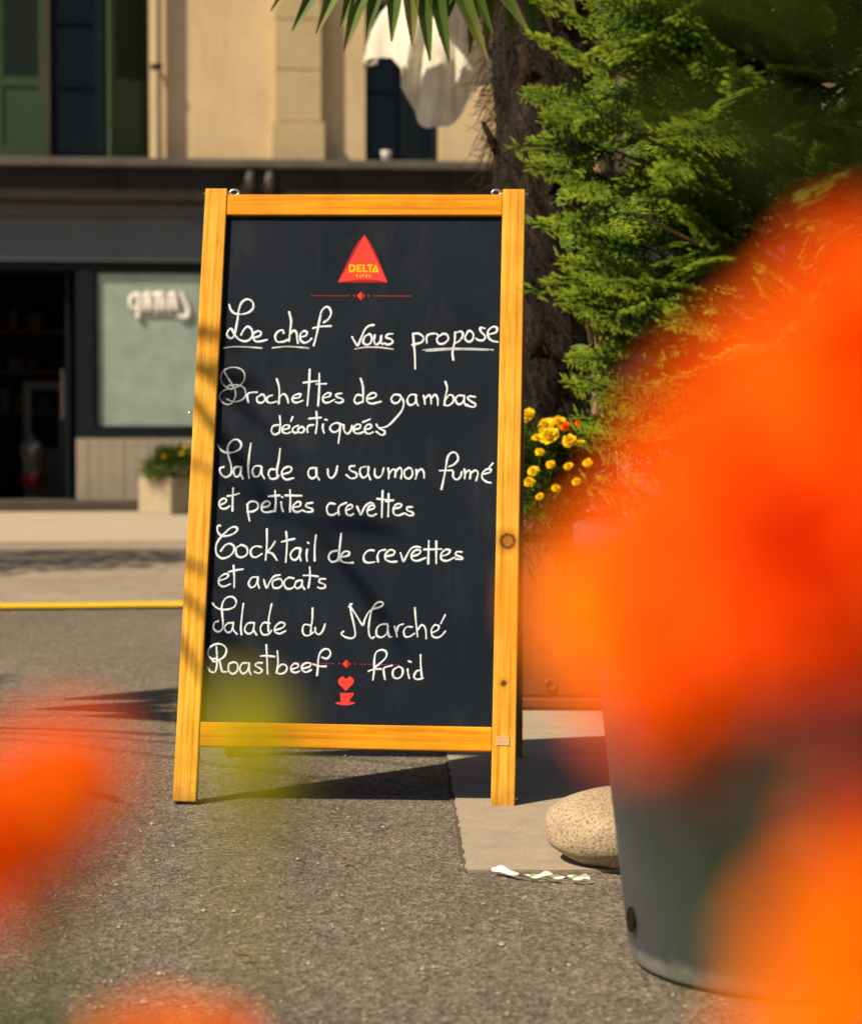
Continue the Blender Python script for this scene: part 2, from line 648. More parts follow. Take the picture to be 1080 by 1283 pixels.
ZC = fz(203)          # top of the ledge
TOP = 8.4
xl, xr = -9.0, 16.0
W1 = (fx(62), fx(188))
W2 = (fx(458), fx(551))
W0 = (W1[0] - 3.2, W1[1] - 3.2)
W3 = (W2[0] + 3.2, W2[1] + 3.2)
zs = ZC + 0.02
zt = zs + 2.15
b = MB()
xs = [xl]
for w in (W0, W1, W2, W3):
    b.box((xs[-1], 0, ZC - 0.4), (w[0], 0.4, TOP))
    b.box((w[0], 0, zt), (w[1], 0.4, TOP))
    b.box((w[0], 0.0, ZC - 0.4), (w[1], 0.4, zs - 0.03))
    xs.append(w[1])
b.box((xs[-1], 0, ZC - 0.4), (xr, 0.4, TOP))
b.box((xl, 8.0, 0), (xr, 8.3, TOP))
b.box((xl, 0.4, 0), (xl + 0.3, 8.0, TOP))
b.box((xr - 0.3, 0.4, 0), (xr, 8.0, TOP))
b.build('wall', M_wall, HOUSE)
b = MB()
b.box((xl - 0.4, -0.5, TOP), (xr + 0.4, 8.6, TOP + 0.22))
b.build('roof', M_corn, HOUSE)
b = MB()
for (pa_, pb_) in ((345, 403),):
    x0, x1 = fx(pa_), fx(pb_)
    z = ZC
    hs = [0.40, 0.52, 0.50, 0.5, 0.52, 0.5, 0.5, 0.5, 0.5]
    for i, h in enumerate(hs):
        e = 0.03 if i == 0 else 0.0
        b.box((x0 - e, -0.125 - e, z), (x1 + e, -0.002, z + h - 0.012))
        b.box((x0 + 0.008, -0.117, z + h - 0.012), (x1 - 0.008, -0.002, z + h))
        z += h
b.build('pilaster', M_stone, HOUSE, bevel=0.006)
# ledge above the shop
b = MB()
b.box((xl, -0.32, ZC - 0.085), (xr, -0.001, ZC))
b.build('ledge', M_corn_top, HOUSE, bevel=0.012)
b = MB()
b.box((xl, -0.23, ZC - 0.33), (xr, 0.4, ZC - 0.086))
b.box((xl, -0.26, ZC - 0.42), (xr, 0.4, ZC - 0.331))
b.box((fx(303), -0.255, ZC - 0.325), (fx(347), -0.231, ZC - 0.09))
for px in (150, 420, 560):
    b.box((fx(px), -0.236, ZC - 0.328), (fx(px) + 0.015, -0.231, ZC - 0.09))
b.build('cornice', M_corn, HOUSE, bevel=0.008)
for px in (314, 338):
    bracket = MB()
    x = fx(px)
    bracket.tube([(x, -0.265, ZC - 0.3), (x, -0.29, ZC - 0.2), (x, -0.27, ZC - 0.11)], [0.03, 0.045, 0.03], 8)
    bracket.build('bracket', M_corn_top, HOUSE, smooth=True)
# fascia
zf1, zf0 = ZC - 0.42, fz(328)
b = MB()
b.box((xl, -0.02, zf0 + 0.42), (xr, 0.4, zf1))
b.box((xl, -0.04, zf0), (xr, 0.4, zf0 + 0.42))
b.build('fascia', M_fascia, HOUSE, bevel=0.006)
# shop front below: piers, riser, head
zw1, zw0 = fz(338), fz(538)
zr1 = fz(549)
zfl = fz(624)
SO = 0.0
xd0, xd1 = fx(-95), fx(95)
xw0, xw1 = fx(118), fx(330)
b = MB()
b.box((xl, SO, zf0 - 0.09), (xr, 0.35, zf0 - 0.002))
b.box((xd1, SO, zfl), (xw0, 0.3, zf0 - 0.09))
b.box((xw0, SO, zr1), (xw1, 0.3, zw0))
b.box((xw1, SO, zr1), (xw1 + 0.16, 0.3, zf0 - 0.09))
b.box((xl, SO, 0), (xd0, 0.3, zf0 - 0.09))
b.box((xw1 + 0.16, SO + 0.04, zr1), (xr, 0.3, zf0 - 0.09))
b.build('shop_front', M_frame, HOUSE, bevel=0.004)
b = MB()
x = xd1 + 0.002
while x < xr - 0.1:
    b.box((x, SO - 0.06 - (0.004 if int(x * 9) % 2 else 0), zfl - 0.02), (x + 0.118, SO + 0.2, zr1 - 0.003))
    x += 0.12
b.build('stall_riser', M_riser, HOUSE, bevel=0.005)
b = MB()
b.box((xl, -0.30, 0), (xr, 0.45, zfl - 0.02))
b.build('step', mat_plain('step_stone', (0.07, 0.058, 0.045), 0.85, 0.2, 4.0), HOUSE, bevel=0.015)
b = MB()
b.box((xl + 0.31, 0.41, -0.02), (xr - 0.31, 0.42, 0.0))
b.box((xd0 - 2, 2.6, 0), (xd1 + 4, 2.7, 3.2))
b.box((xd0 - 2, 0.5, 3.05), (xd1 + 4, 2.6, 3.15))
b.box((xd0 - 2.1, 0.5, 0), (xd0 - 2, 2.6, 3.05))
b.box((xd1 + 4, 0.5, 0), (xd1 + 4.1, 2.6, 3.05))
b.box((xd0 - 2, 0.46, zfl - 0.2), (xd1 + 4, 2.6, zfl - 0.021))
b.build('shop_interior', M_dark, HOUSE)
# shop window with its pale blind
sw = MB()
for (x0, x1, z0, z1) in ((xw0, xw1, zw0, zw0 + 0.035), (xw0, xw1, zw1 - 0.035, zw1 + 0.05), (xw0, xw0 + 0.035, zw0 + 0.035, zw1 - 0.035), (xw1 - 0.035, xw1, zw0 + 0.035, zw1 - 0.035)):
    sw.box((x0, SO + 0.015, z0), (x1, SO + 0.06, z1))
SHOPW = sw.build('shop_window', M_frame, HOUSE, bevel=0.004)
b = MB()
b.box((xw0 + 0.001, SO + 0.046, zw0 + 0.001), (xw1 - 0.001, SO + 0.058, zw1))
b.build('blind', M_blind, SHOPW)
b = MB()
b.box((xw0 + 0.036, SO + 0.035, zw0 + 0.036), (xw1 - 0.036, SO + 0.041, zw1 - 0.036))
b.build('pane', M_glass, SHOPW)


def crop(ox, oy, s, pts):
    return [(ox + x / s, oy + y / s) for x, y in pts]


lt = MB()
for st_, w in (([(320, 355), (265, 358), (222, 400), (222, 470), (262, 512), (330, 500)], 26), ([(312, 345), (312, 480), (308, 625)], 30),
               ([(375, 545), (378, 400), (405, 345), (440, 400), (440, 540)], 30), ([(408, 380), (408, 540)], 26),
               ([(520, 545), (522, 400), (548, 345), (585, 400), (588, 540)], 30), ([(555, 380), (555, 540)], 22),
               ([(660, 540), (662, 400), (690, 345), (722, 400), (728, 535)], 30), ([(692, 380), (692, 530)], 24), ([(460, 350), (640, 350)], 22), ([(600, 350), (680, 350)], 20),
               ([(775, 345), (800, 360), (835, 430), (872, 520), (862, 590), (805, 615), (752, 585)], 28), ([(380, 575), (560, 568), (720, 560)], 10)):
    pts = []
    for px, py in crop(140, 330, 9.0, st_):
        X, Z = FA(px, py, SO + 0.03)
        pts.append((X, SO + 0.031 - 0.0005 * random.random(), Z))
    pts = catmull(pts, 5)
    lt.tube(pts, w / 9.0 / 125, 8)
lt.build('lettering', M_white, SHOPW, smooth=True)
# inside the doorway: a leaning white frame and a dressed bust
b = MB()
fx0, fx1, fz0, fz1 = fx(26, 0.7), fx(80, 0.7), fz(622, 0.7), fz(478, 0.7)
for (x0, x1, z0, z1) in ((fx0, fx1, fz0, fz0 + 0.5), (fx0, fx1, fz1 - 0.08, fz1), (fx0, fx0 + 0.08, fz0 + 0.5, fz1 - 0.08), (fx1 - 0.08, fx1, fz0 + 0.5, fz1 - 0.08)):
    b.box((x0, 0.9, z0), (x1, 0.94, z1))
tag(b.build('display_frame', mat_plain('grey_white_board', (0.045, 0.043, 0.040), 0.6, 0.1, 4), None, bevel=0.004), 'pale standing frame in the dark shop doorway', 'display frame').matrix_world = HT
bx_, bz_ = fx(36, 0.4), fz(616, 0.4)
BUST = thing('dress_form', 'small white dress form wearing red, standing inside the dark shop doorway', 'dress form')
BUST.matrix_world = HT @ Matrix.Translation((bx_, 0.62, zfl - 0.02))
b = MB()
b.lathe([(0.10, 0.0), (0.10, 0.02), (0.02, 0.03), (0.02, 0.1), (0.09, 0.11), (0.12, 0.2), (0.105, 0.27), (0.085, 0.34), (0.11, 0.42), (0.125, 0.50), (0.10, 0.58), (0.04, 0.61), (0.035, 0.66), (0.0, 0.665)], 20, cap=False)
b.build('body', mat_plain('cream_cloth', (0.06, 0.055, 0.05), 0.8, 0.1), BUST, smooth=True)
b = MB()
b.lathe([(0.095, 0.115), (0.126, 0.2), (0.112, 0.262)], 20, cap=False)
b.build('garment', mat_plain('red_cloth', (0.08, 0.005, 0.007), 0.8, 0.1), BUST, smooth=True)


# glazed shop door standing half open in the doorway
d = MB()
dx0 = fx(88, 0.2)
for (a, c) in (((-0.05, 0.0, 0.02), (0.0, 0.9, 2.3)),):
    d.box((dx0 - 0.04, 0.12, zfl), (dx0, 0.19, zf0 - 0.1))
    d.box((dx0 - 0.04, 0.95, zfl), (dx0, 1.02, zf0 - 0.1))
    d.box((dx0 - 0.04, 0.19, zfl), (dx0, 0.95, zfl + 0.12))
    d.box((dx0 - 0.04, 0.19, zf0 - 0.2), (dx0, 0.95, zf0 - 0.1))
DOOR = d.build('door', M_frame, HOUSE, bevel=0.003)
d = MB()
d.box((dx0 - 0.022, 0.19, zfl + 0.12), (dx0 - 0.018, 0.95, zf0 - 0.2))
d.build('pane', M_glass, DOOR)
d = MB()
d.tube([(dx0 - 0.08, 0.22, zfl + 0.8), (dx0 - 0.08, 0.22, zfl + 1.3)], 0.012, 8)
d.build('handle', M_corn_top, DOOR)
d = MB()
for zz in (1.0, 1.45, 1.9):
    d.box((xd0 + 0.2, 2.2, zz), (xd1 - 0.3, 2.55, zz + 0.03))
SH = d.build('shelves', mat_plain('shelf_wood', (0.07, 0.045, 0.03), 0.7, 0.2), HOUSE)
random.seed(14)
for zz in (1.0, 1.45, 1.9):
    xx = xd0 + 0.3
    while xx < xd1 - 0.5:
        d = MB()
        ww, h2 = rnd_(0.08, 0.2), rnd_(0.12, 0.3)
        d.box((xx, 2.25, zz + 0.031), (xx + ww, 2.45, zz + 0.031 + h2))
        c3 = random.choice(((0.05, 0.042, 0.034), (0.05, 0.015, 0.01), (0.015, 0.025, 0.035), (0.06, 0.055, 0.045)))
        d.build('stock_box', mat_plain('stock_card', c3, 0.7, 0.2), HOUSE, bevel=0.004)
        xx += ww + rnd_(0.02, 0.15)


# windows of the upper floor
def window(w, cup=False):
    x0, x1 = w
    f = MB()
    y0, y1 = 0.20, 0.27
    fr = 0.06
    f.box((x0, y0, zs), (x0 + fr, y1, zt))
    f.box((x1 - fr, y0, zs), (x1, y1, zt))
    f.box((x0 + fr, y0, zs), (x1 - fr, y1, zs + 0.09))
    f.box((x0 + fr, y0, zt - fr), (x1 - fr, y1, zt))
    mid = (x0 + x1) / 2
    f.box((mid - 0.045, y0 - 0.012, zs + 0.09), (mid + 0.045, y1, zt - fr))
    for zz in (zs + 0.72, zs + 1.36):
        f.box((x0 + fr, y0 + 0.01, zz), (mid - 0.045, y1 - 0.005, zz + 0.035))
        f.box((mid + 0.045, y0 + 0.01, zz), (x1 - fr, y1 - 0.005, zz + 0.035))
    wo_ = f.build('window', M_frame, HOUSE, bevel=0.003)
    p = MB()
    p.box((x0 + fr, y1 - 0.03, zs + 0.09), (x1 - fr, y1 - 0.024, zt - fr))
    p.build('pane', M_glass, wo_)
    s = MB()
    s.box((x0 - 0.05, -0.04, zs - 0.03), (x1 + 0.05, 0.2, zs))
    s.build('sill', M_corn_top, wo_, bevel=0.004)
    i = MB()
    i.box((x0 - 0.4, 0.9, zs - 0.3), (x1 + 0.4, 0.95, zt + 0.2))
    i.box((x0 - 0.45, 0.401, zs - 0.3), (x0 - 0.4, 0.9, zt + 0.2))
    i.box((x1 + 0.4, 0.401, zs - 0.3), (x1 + 0.45, 0.9, zt + 0.2))
    i.build('room', M_dark, wo_)
    k = MB()
    k.box((mid + 0.1, 0.7, zs), (x1 - 0.15, 0.705, zs + 0.62))
    k.build('curtain', mat_plain('grey_curtain', (0.05, 0.046, 0.043), 0.9, 0.2, 3), wo_)


def shutter(w, side, ang, hy=-0.045):
    """louvred shutter hinged on one jamb, ang degrees away from closed"""
    wd = (w[1] - w[0]) / 2
    h = zt - zs
    b = MB()
    st2 = 0.075
    th = 0.04
    b.box((0, -th, 0), (st2, 0, h))
    b.box((wd - st2, -th, 0), (wd, 0, h))
    zsill, zmid0, zmid1 = 0.10, 0.70, 0.79
    b.box((st2, -th, 0), (wd - st2, 0, zsill))
    b.box((st2, -th, zmid0), (wd - st2, 0, zmid1))
    b.box((st2, -th, h - 0.1), (wd - st2, 0, h))
    b.box((st2, -th * 0.7, zsill), (wd - st2, -0.012, zmid0))
    b.box((st2 + 0.05, -th * 0.86, zsill + 0.05), (wd - st2 - 0.05, -th * 0.7, zmid0 - 0.05))
    o = b.build('shutter', M_shut, HOUSE, bevel=0.004)
    l = MB()
    z = zmid1 + 0.012
    while z < h - 0.14:
        Mx = Matrix.Translation((0, -th * 0.5, z + 0.02)) @ Matrix.Rotation(R(-38), 4, 'X')
        l.box((st2, -0.026, -0.004), (wd - st2, 0.026, 0.004), Mx)
        z += 0.058
    l.cur = 1
    l.box((st2, -0.006, zmid1), (wd - st2, -0.002, h - 0.1))
    l.build('louvres', [M_shut, M_frame], o)
    if side < 0:
        o.matrix_local = Matrix.Translation((w[0] - 0.012, -0.045, zs + 0.005)) @ Matrix.Rotation(R(180 + ang), 4, 'Z') @ Matrix.Translation((0, 0.0, 0))
    else:
        o.matrix_local = Matrix.Translation((w[1] + 0.005, hy, zs + 0.005)) @ Matrix.Rotation(R(180 + ang), 4, 'Z')
    return o


for w in (W0, W1, W2, W3):
    window(w)
shutter(W1, -1, 6)
shutter(W1, 1, 40, 0.17)
shutter(W0, -1, 6)
shutter(W0, 1, 172)
shutter(W3, -1, 6)
b = MB()
xp = fx(198)
b.tube([(xp, -0.10, ZC + 0.001), (xp, -0.10, TOP - 0.05)], 0.048, 14)
dp = b.build('drainpipe', mat_plain('cream_pipe', (0.42, 0.34, 0.22), 0.6, 0.1), HOUSE, smooth=False)
for z in (ZC + 0.9, ZC + 2.6):
    b = MB()
    b.tube([(xp, -0.10, z), (xp, -0.10, z + 0.05)], 0.057, 14)
    b.box((xp - 0.012, -0.10, z + 0.01), (xp + 0.012, -0.001, z + 0.04))
    b.build('pipe_clip', M_frame, dp)
cup = MB()
cx_, _ = FA(484, 198, 0.05)
cup.lathe([(0.035, 0), (0.05, 0.10), (0.052, 0.12), (0.046, 0.12), (0.032, 0.01), (0.0, 0.01)], 16, (cx_, 0.06, zs))
cup_o = tag(cup.build('flower_pot', M_white, None, smooth=True), 'tiny white pot standing on the upper window ledge', 'pot')
cup_o.matrix_world = HT

# stone trough with a green plant in front of the shop
q = G(210, 646)
ST = thing('stone_trough', 'square pale stone trough on the far pavement in front of the shop window', 'planter', (q.x + 0.02, q.y + 0.34, 0), R(47))
b = MB()
s0, hT = 0.24, 0.36
b.box((-s0, -s0, 0.0), (s0, s0, hT))
b.build('trough', mat_plain('washed_concrete', (0.36, 0.30, 0.20), 0.9, 0.3, 40, 0.004, 90), ST, bevel=0.02)
b = MB()
b.box((-s0 + 0.06, -s0 + 0.06, hT), (s0 - 0.06, s0 - 0.06, hT + 0.012))
b.build('soil', mat_plain('soil', (0.03, 0.022, 0.015), 0.95, 0.3, 30), ST)
# ------------------------------------------------------------------ the menu board
BX, BY, BYAW, BTILT, BLEAN, BW, BH, BA, BB, BT = -0.1644, 3.8394, 0.0657, 0.2607, 0.0091, 0.6387, 1.2208, 0.0439, 0.1503, 0.0548
Rr = Vector((math.cos(BYAW), -math.sin(BYAW), 0))
Ff = Vector((math.sin(BYAW), math.cos(BYAW), 0))
Vv = Vector((0, 0, 1)) * math.cos(BTILT) + Ff * math.sin(BTILT)
R2 = (Rr * math.cos(BLEAN) - Vv * math.sin(BLEAN)).normalized()
V2 = (Vv * math.cos(BLEAN) + Rr * math.sin(BLEAN)).normalized()
N2 = R2.cross(V2).normalized()
BM = Matrix((R2, V2, N2)).transposed().to_4x4()
BM.translation = Vector((BX, BY, 0.004))
BI = BM.inverted()

BOARD = thing('menu_board', 'wooden A-frame menu board with white handwriting on a black panel', 'menu board')
BOARD.matrix_world = BM


def onboard(px, py, z=0.0):
    o = BI @ Vector((0, 0, CAM_H))
    d = BI.to_3x3() @ (P(px, py, 4) - Vector((0, 0, CAM_H)))
    q = o + d * ((z - o.z) / d.z)
    return q.x, q.y


kx, ky = onboard(636, 678)
kx2, ky2 = onboard(631, 856)
WB, WL, WD = (0.74, 0.370, 0.035), (0.86, 0.53, 0.095), (0.48, 0.18, 0.010)
M_wood_post = mat_wood('golden_pine_post', WB, WL, WD, 1)
M_wood_post_k = mat_wood('golden_pine_knotted', WB, WL, WD, 1, ((kx, ky, 0.0120, 'ring'), (kx2, ky2, 0.0045, 'dot')))
M_wood_rail = mat_wood('golden_pine_rail', (0.70, 0.295, 0.008), (0.80, 0.38, 0.022), (0.48, 0.165, 0.004), 0)
M_wood_shaded = mat_wood('golden_pine_shaded', (0.42, 0.17, 0.02), (0.55, 0.26, 0.04), (0.28, 0.10, 0.01), 1)  # darker copy of the pine, the rear frame's shade put into the colour

hw = BW / 2
TH = 0.024


def bmbox(name, x0, x1, y0, y1, z0, z1, mat, bev=0.0022, shear=0.0):
    b = MB()
    b.box((x0, y0, z0), (x1, y1, z1))
    return b.build(name, mat, BOARD, bevel=bev)


bmbox('leg', -hw, -hw + BA, 0.0, BH, -TH, 0, M_wood_post)
bmbox('leg', hw - BA, hw, 0.0, BH - 0.001, -TH, 0, M_wood_post_k)
bmbox('top_rail', -hw + BA + 0.0006, hw - BA - 0.0006, BH - BT, BH - 0.0115, -TH + 0.002, -0.0025, M_wood_rail)
RB0 = BB - 0.0455
bmbox('bottom_rail', -hw + BA + 0.0006, hw - BA - 0.0006, RB0, BB, -TH + 0.002, -0.0025, M_wood_rail)
PZ = -0.012
# black panel
m, t, b = nt('blackboard')
v = coords(t)
cl = tex_noise(t, v, 5.0, 5, 0.6)
c0 = ramp(t, cl, [(0.3, (0.0060, 0.0102, 0.0180)), (0.7, (0.0105, 0.0155, 0.0250))])
sm = tex_noise(t, coords(t, scale=(7, 2.2, 1), rot=(0, 0, 0.5)), 1.6, 6, 0.7)
c0 = mix(t, ramp(t, sm, [(0.52, (0, 0, 0)), (0.8, (0.42,) * 3)]), c0, (0.040, 0.045, 0.050))
vo = N(t, 'ShaderNodeTexVoronoi')
vo.inputs['Scale'].default_value = 75
t.links.new(v, vo.inputs['Vector'])
sp = mix(t, 1.0, ramp(t, vo.outputs['Distance'], [(0.05, (1, 1, 1)), (0.10, (0, 0, 0))]), ramp(t, vo.outputs['Color'], [(0.93, (0, 0, 0)), (0.96, (1, 1, 1))]), 'MULTIPLY')
c0 = mix(t, mix(t, 0.75, sp, (0, 0, 0)), c0, (0.30, 0.29, 0.27))
t.links.new(c0, b.inputs['Base Color'])
b.inputs['Roughness'].default_value = 0.6
b.inputs['Specular IOR Level'].default_value = 0.07
bump(t, b, tex_noise(t, v, 900, 2), 0.0002)
M_black = m
PANEL = bmbox('panel', -hw + BA - 0.008, hw - BA + 0.008, BB - 0.006, BH - BT + 0.006, PZ - 0.006, PZ, M_black, 0)

m, t, b = nt('chalk_marker')
v = coords(t)
c = ramp(t, tex_noise(t, v, 85, 6, 0.75), [(0.33, (0.34, 0.36, 0.39)), (0.47, (0.68, 0.74, 0.82))])
t.links.new(c, b.inputs['Base Color'])
b.inputs['Roughness'].default_value = 0.85
M_chalk = m
m, t, b = nt('chalk_marker_thin')
v = coords(t)
c = ramp(t, tex_noise(t, v, 60, 6, 0.75), [(0.3, (0.26, 0.28, 0.30)), (0.62, (0.62, 0.64, 0.66))])
t.links.new(c, b.inputs['Base Color'])
b.inputs['Roughness'].default_value = 0.85
M_chalk2 = m

_sn = [0]


def stroke(b, pts, w, panel=True):
    """a chalk stroke: a low rounded bead lying on the panel"""
    p2 = [Vector((*onboard(px, py, PZ), 0)) for px, py in pts]
    p2 = catmull(p2, 6)
    if len(p2) == 2:
        p2 = [p2[0].lerp(p2[1], i / 5) for i in range(6)]
    q = [p2[0]]
    for a in p2[1:]:
        if (a - q[-1]).length > 0.0004:
            q.append(a)
    if len(q) < 2:
        q.append(q[0] + Vector((0.001, 0, 0)))
    # extend to rounded ends
    d0 = (q[0] - q[1]).normalized()
    d1 = (q[-1] - q[-2]).normalized()
    _sn[0] += 1
    zo = PZ + 0.00012 + 0.00002 * (_sn[0] % 9)
    prof = [(-1, 0), (-0.75, 0.6), (0, 1), (0.75, 0.6), (1, 0)]
    rows = [(q[0] + d0 * w * 0.85, 0.35)] + [(q[0] + d0 * w * 0.45, 0.85)] + [(x, 1.0) for x in q] + [(q[-1] + d1 * w * 0.45, 0.85), (q[-1] + d1 * w * 0.85, 0.35)]
    ph = random.uniform(0, 9)
    vs, fs = [], []
    for i, (p, s) in enumerate(rows):
        a = rows[max(i - 1, 0)][0]
        c = rows[min(i + 1, len(rows) - 1)][0]
        d = (c - a).normalized()
        nrm = Vector((-d.y, d.x, 0))
        ww = w * s * (0.96 + 0.17 * math.sin(ph + i * 0.33) + 0.05 * math.sin(ph * 2 + i * 1.1))
        for (u, h) in prof:
            pt = p + nrm * (u * ww)
            vs.append((pt.x, pt.y, zo + h * 0.00035 * (s + 0.2)))
    n = len(prof)
    for i in range(len(rows) - 1):
        for k in range(n - 1):
            fs.append((i * n + k, (i + 1) * n + k, (i + 1) * n + k + 1, i * n + k + 1))
    # all strokes face the reader
    b.add(vs, [tuple(reversed(f)) for f in fs])


def S(s):
    """'x,y x,y / x,y ...' -> strokes"""
    return [[tuple(float(c) for c in p.split(',')) for p in st.split()] for st in s.split('/')]


def write(name, blocks, w=0.0026, mat=None, gap=9.0):
    for (ox, oy, s, txt) in blocks:
        # one object for each written word
        sts = sorted((crop(ox, oy, s, st_) for st_ in S(txt)), key=lambda q: min(p[0] for p in q))
        words, edge = [], -1e9
        for st_ in sts:
            if min(p[0] for p in st_) > edge + gap:
                words.append([])
            words[-1].append(st_)
            edge = max(edge, max(p[0] for p in st_))
        for wd in words:
            b = MB()
            for st_ in wd:
                stroke(b, st_, w * 0.74)
            b.build(name, mat or M_chalk, PANEL, smooth=True)


write('handwriting', [
    (270, 360, 6, '105,130 118,170 150,198 195,203 250,190 285,155 280,110 240,90 200,115 178,170 170,230 158,300 148,350 130,380 105,380 88,355 100,325 122,312 140,345 170,385 210,405 250,400 278,365 275,320 245,295 215,320 195,358 / 290,380 335,365 345,340 320,330 288,350 285,385 310,408 350,405 390,395 / 515,345 505,322 470,335 450,370 465,408 510,410 545,395 / 555,185 570,250 565,320 555,405 / 562,355 590,325 612,345 615,385 622,420 / 640,375 680,365 690,340 665,330 640,355 640,395 670,418 705,405 725,385 / 815,265 850,240 870,200 860,160 832,148 800,180 785,240 770,320 755,385 740,438 / 735,308 790,296 870,292'),
    (430, 360, 5.143, '58,320 75,350 95,375 115,330 140,275 165,250 200,243 / 170,300 140,320 130,355 155,372 180,355 185,320 170,300 / 205,308 200,350 215,370 240,350 248,312 / 245,315 243,350 255,368 / 318,300 285,305 280,325 310,335 320,355 290,370 265,360 / 450,298 455,350 462,430 465,525 / 450,300 490,300 518,325 505,355 445,372 / 540,358 538,320 560,302 600,300 615,315 / 635,305 605,330 615,362 650,362 678,335 668,305 640,300 / 722,290 718,350 705,420 710,468 / 722,295 760,285 772,310 750,345 718,362 / 800,290 785,330 810,352 835,335 838,300 815,280 800,290 / 912,265 882,262 890,290 915,315 905,340 875,342 855,330 / 935,305 985,290 990,262 965,255 935,280 935,320 960,345 995,352')], 0.0028)
write('underline', [
    (270, 360, 6, '65,458 130,448 250,450 350,458 / 430,456 540,446 640,452 702,458'),
    (430, 360, 5.143, '78,398 150,387 240,388 322,400 / 515,405 600,398 750,395 900,398 965,404 / 535,412 720,400 930,405')], 0.0022, M_chalk2)
write('handwriting', [
    (265, 450, 6, '98,95 125,140 155,185 180,235 182,280 160,325 125,342 85,325 62,285 80,245 125,225 170,220 225,190 252,140 240,90 195,65 140,65 90,90 72,135 85,185 120,215 150,225 165,210 145,195 125,210 150,230 / 150,198 200,195 245,215 260,260 240,300 190,320 150,315 120,300')], 0.0020, M_chalk2)
write('handwriting', [
    (265, 450, 6, '280,325 272,290 275,262 310,250 345,250 / 380,268 345,290 350,322 380,328 405,305 395,270 375,265 / 460,272 425,285 418,315 445,330 490,320 / 492,150 510,210 512,280 508,335 / 510,290 545,262 570,290 580,330 / 615,295 660,290 672,265 645,265 612,285 612,315 640,328 688,312 / 740,78 735,200 722,350 / 692,178 750,170 800,165 / 812,110 812,220 803,352 / 790,188 865,186 / 840,292 890,280 895,258 865,258 838,290 850,325 885,325 925,305 / 980,258 940,265 945,285 985,300 990,318 960,330 935,322'),
    (430, 450, 6, '145,275 105,270 85,310 105,335 150,320 / 132,145 148,200 152,270 150,325 / 180,300 235,290 250,265 220,255 185,280 180,315 215,335 285,320 / 425,270 385,268 362,300 380,330 415,325 435,290 425,268 / 430,275 455,320 445,380 400,440 340,500 300,515 275,520 / 545,268 505,270 482,310 500,345 540,330 550,275 / 548,270 550,320 565,350 / 605,275 612,300 615,340 / 615,300 645,270 660,295 662,335 / 662,300 690,268 710,295 712,345 / 768,170 782,220 770,280 760,345 / 765,310 800,270 830,285 825,325 790,350 760,343 / 900,275 865,275 845,305 865,340 900,325 912,280 / 910,275 912,330 925,350 / 992,285 950,280 935,295 965,320 995,340 985,360 950,355 925,340')])
write('handwriting', [
    (265, 450, 6, '505,495 465,505 452,540 475,568 510,555 / 515,428 520,490 512,555 / 535,530 580,522 585,500 555,498 535,520 540,550 570,560 595,550 / 612,435 598,468 / 655,500 620,515 612,540 630,555 655,548 / 680,510 655,525 660,552 690,550 700,525 680,505 / 725,550 722,520 735,500 770,495 / 790,395 795,480 785,558 / 735,448 825,440 / 840,490 838,520 848,555 / 855,455 872,458 / 985,495 940,480 900,500 895,530 925,550 960,530 972,500 / 970,495 965,560 955,632'),
    (430, 450, 6, '5,495 10,540 35,562 60,535 68,500 / 85,530 125,520 130,495 105,492 82,515 85,550 115,560 150,550 / 148,475 205,452 / 170,530 208,518 210,495 185,493 165,518 168,550 195,562 225,550 / 250,490 270,520 310,540 310,565 285,570 250,545')])
write('handwriting', [
    (265, 545, 6, '50,75 70,110 110,132 165,130 215,105 225,65 195,35 155,45 125,90 130,160 150,230 150,290 110,318 75,295 65,255 95,240 / 215,240 180,245 168,280 185,315 215,300 228,245 / 226,240 222,290 238,328 / 298,65 285,160 278,250 285,325 / 370,235 330,235 310,270 325,312 360,305 380,245 / 378,240 380,290 400,328 / 480,260 445,260 430,295 450,330 490,325 508,305 / 518,105 508,190 495,260 495,305 / 540,295 590,280 605,250 575,240 540,260 530,300 560,335 618,325 / 775,248 740,255 728,295 755,328 790,305 792,250 / 790,248 790,300 812,338 / 875,258 880,305 905,325 935,290 948,235'),
    (430, 545, 5.4, '78,210 45,215 50,240 90,260 90,285 55,295 22,270 / 155,215 120,225 115,260 135,290 165,270 175,222 / 172,215 170,260 185,302 / 215,230 215,270 235,290 262,270 275,225 / 305,225 310,260 308,295 / 310,265 335,235 355,240 352,285 / 355,250 385,222 398,250 392,295 / 440,225 415,245 420,285 450,295 470,265 462,230 440,222 / 495,235 498,270 490,298 / 497,260 525,232 545,250 548,290 / 715,215 750,200 778,165 765,125 735,120 708,150 695,220 680,300 665,368 / 652,242 740,240 / 745,250 745,285 770,303 795,280 802,250 / 820,232 825,265 822,295 / 825,260 850,240 862,255 858,295 / 862,260 895,240 912,260 900,308 / 945,265 990,255 1000,235 975,232 945,255 940,290 965,315 1000,325 / 1012,192 990,218')])
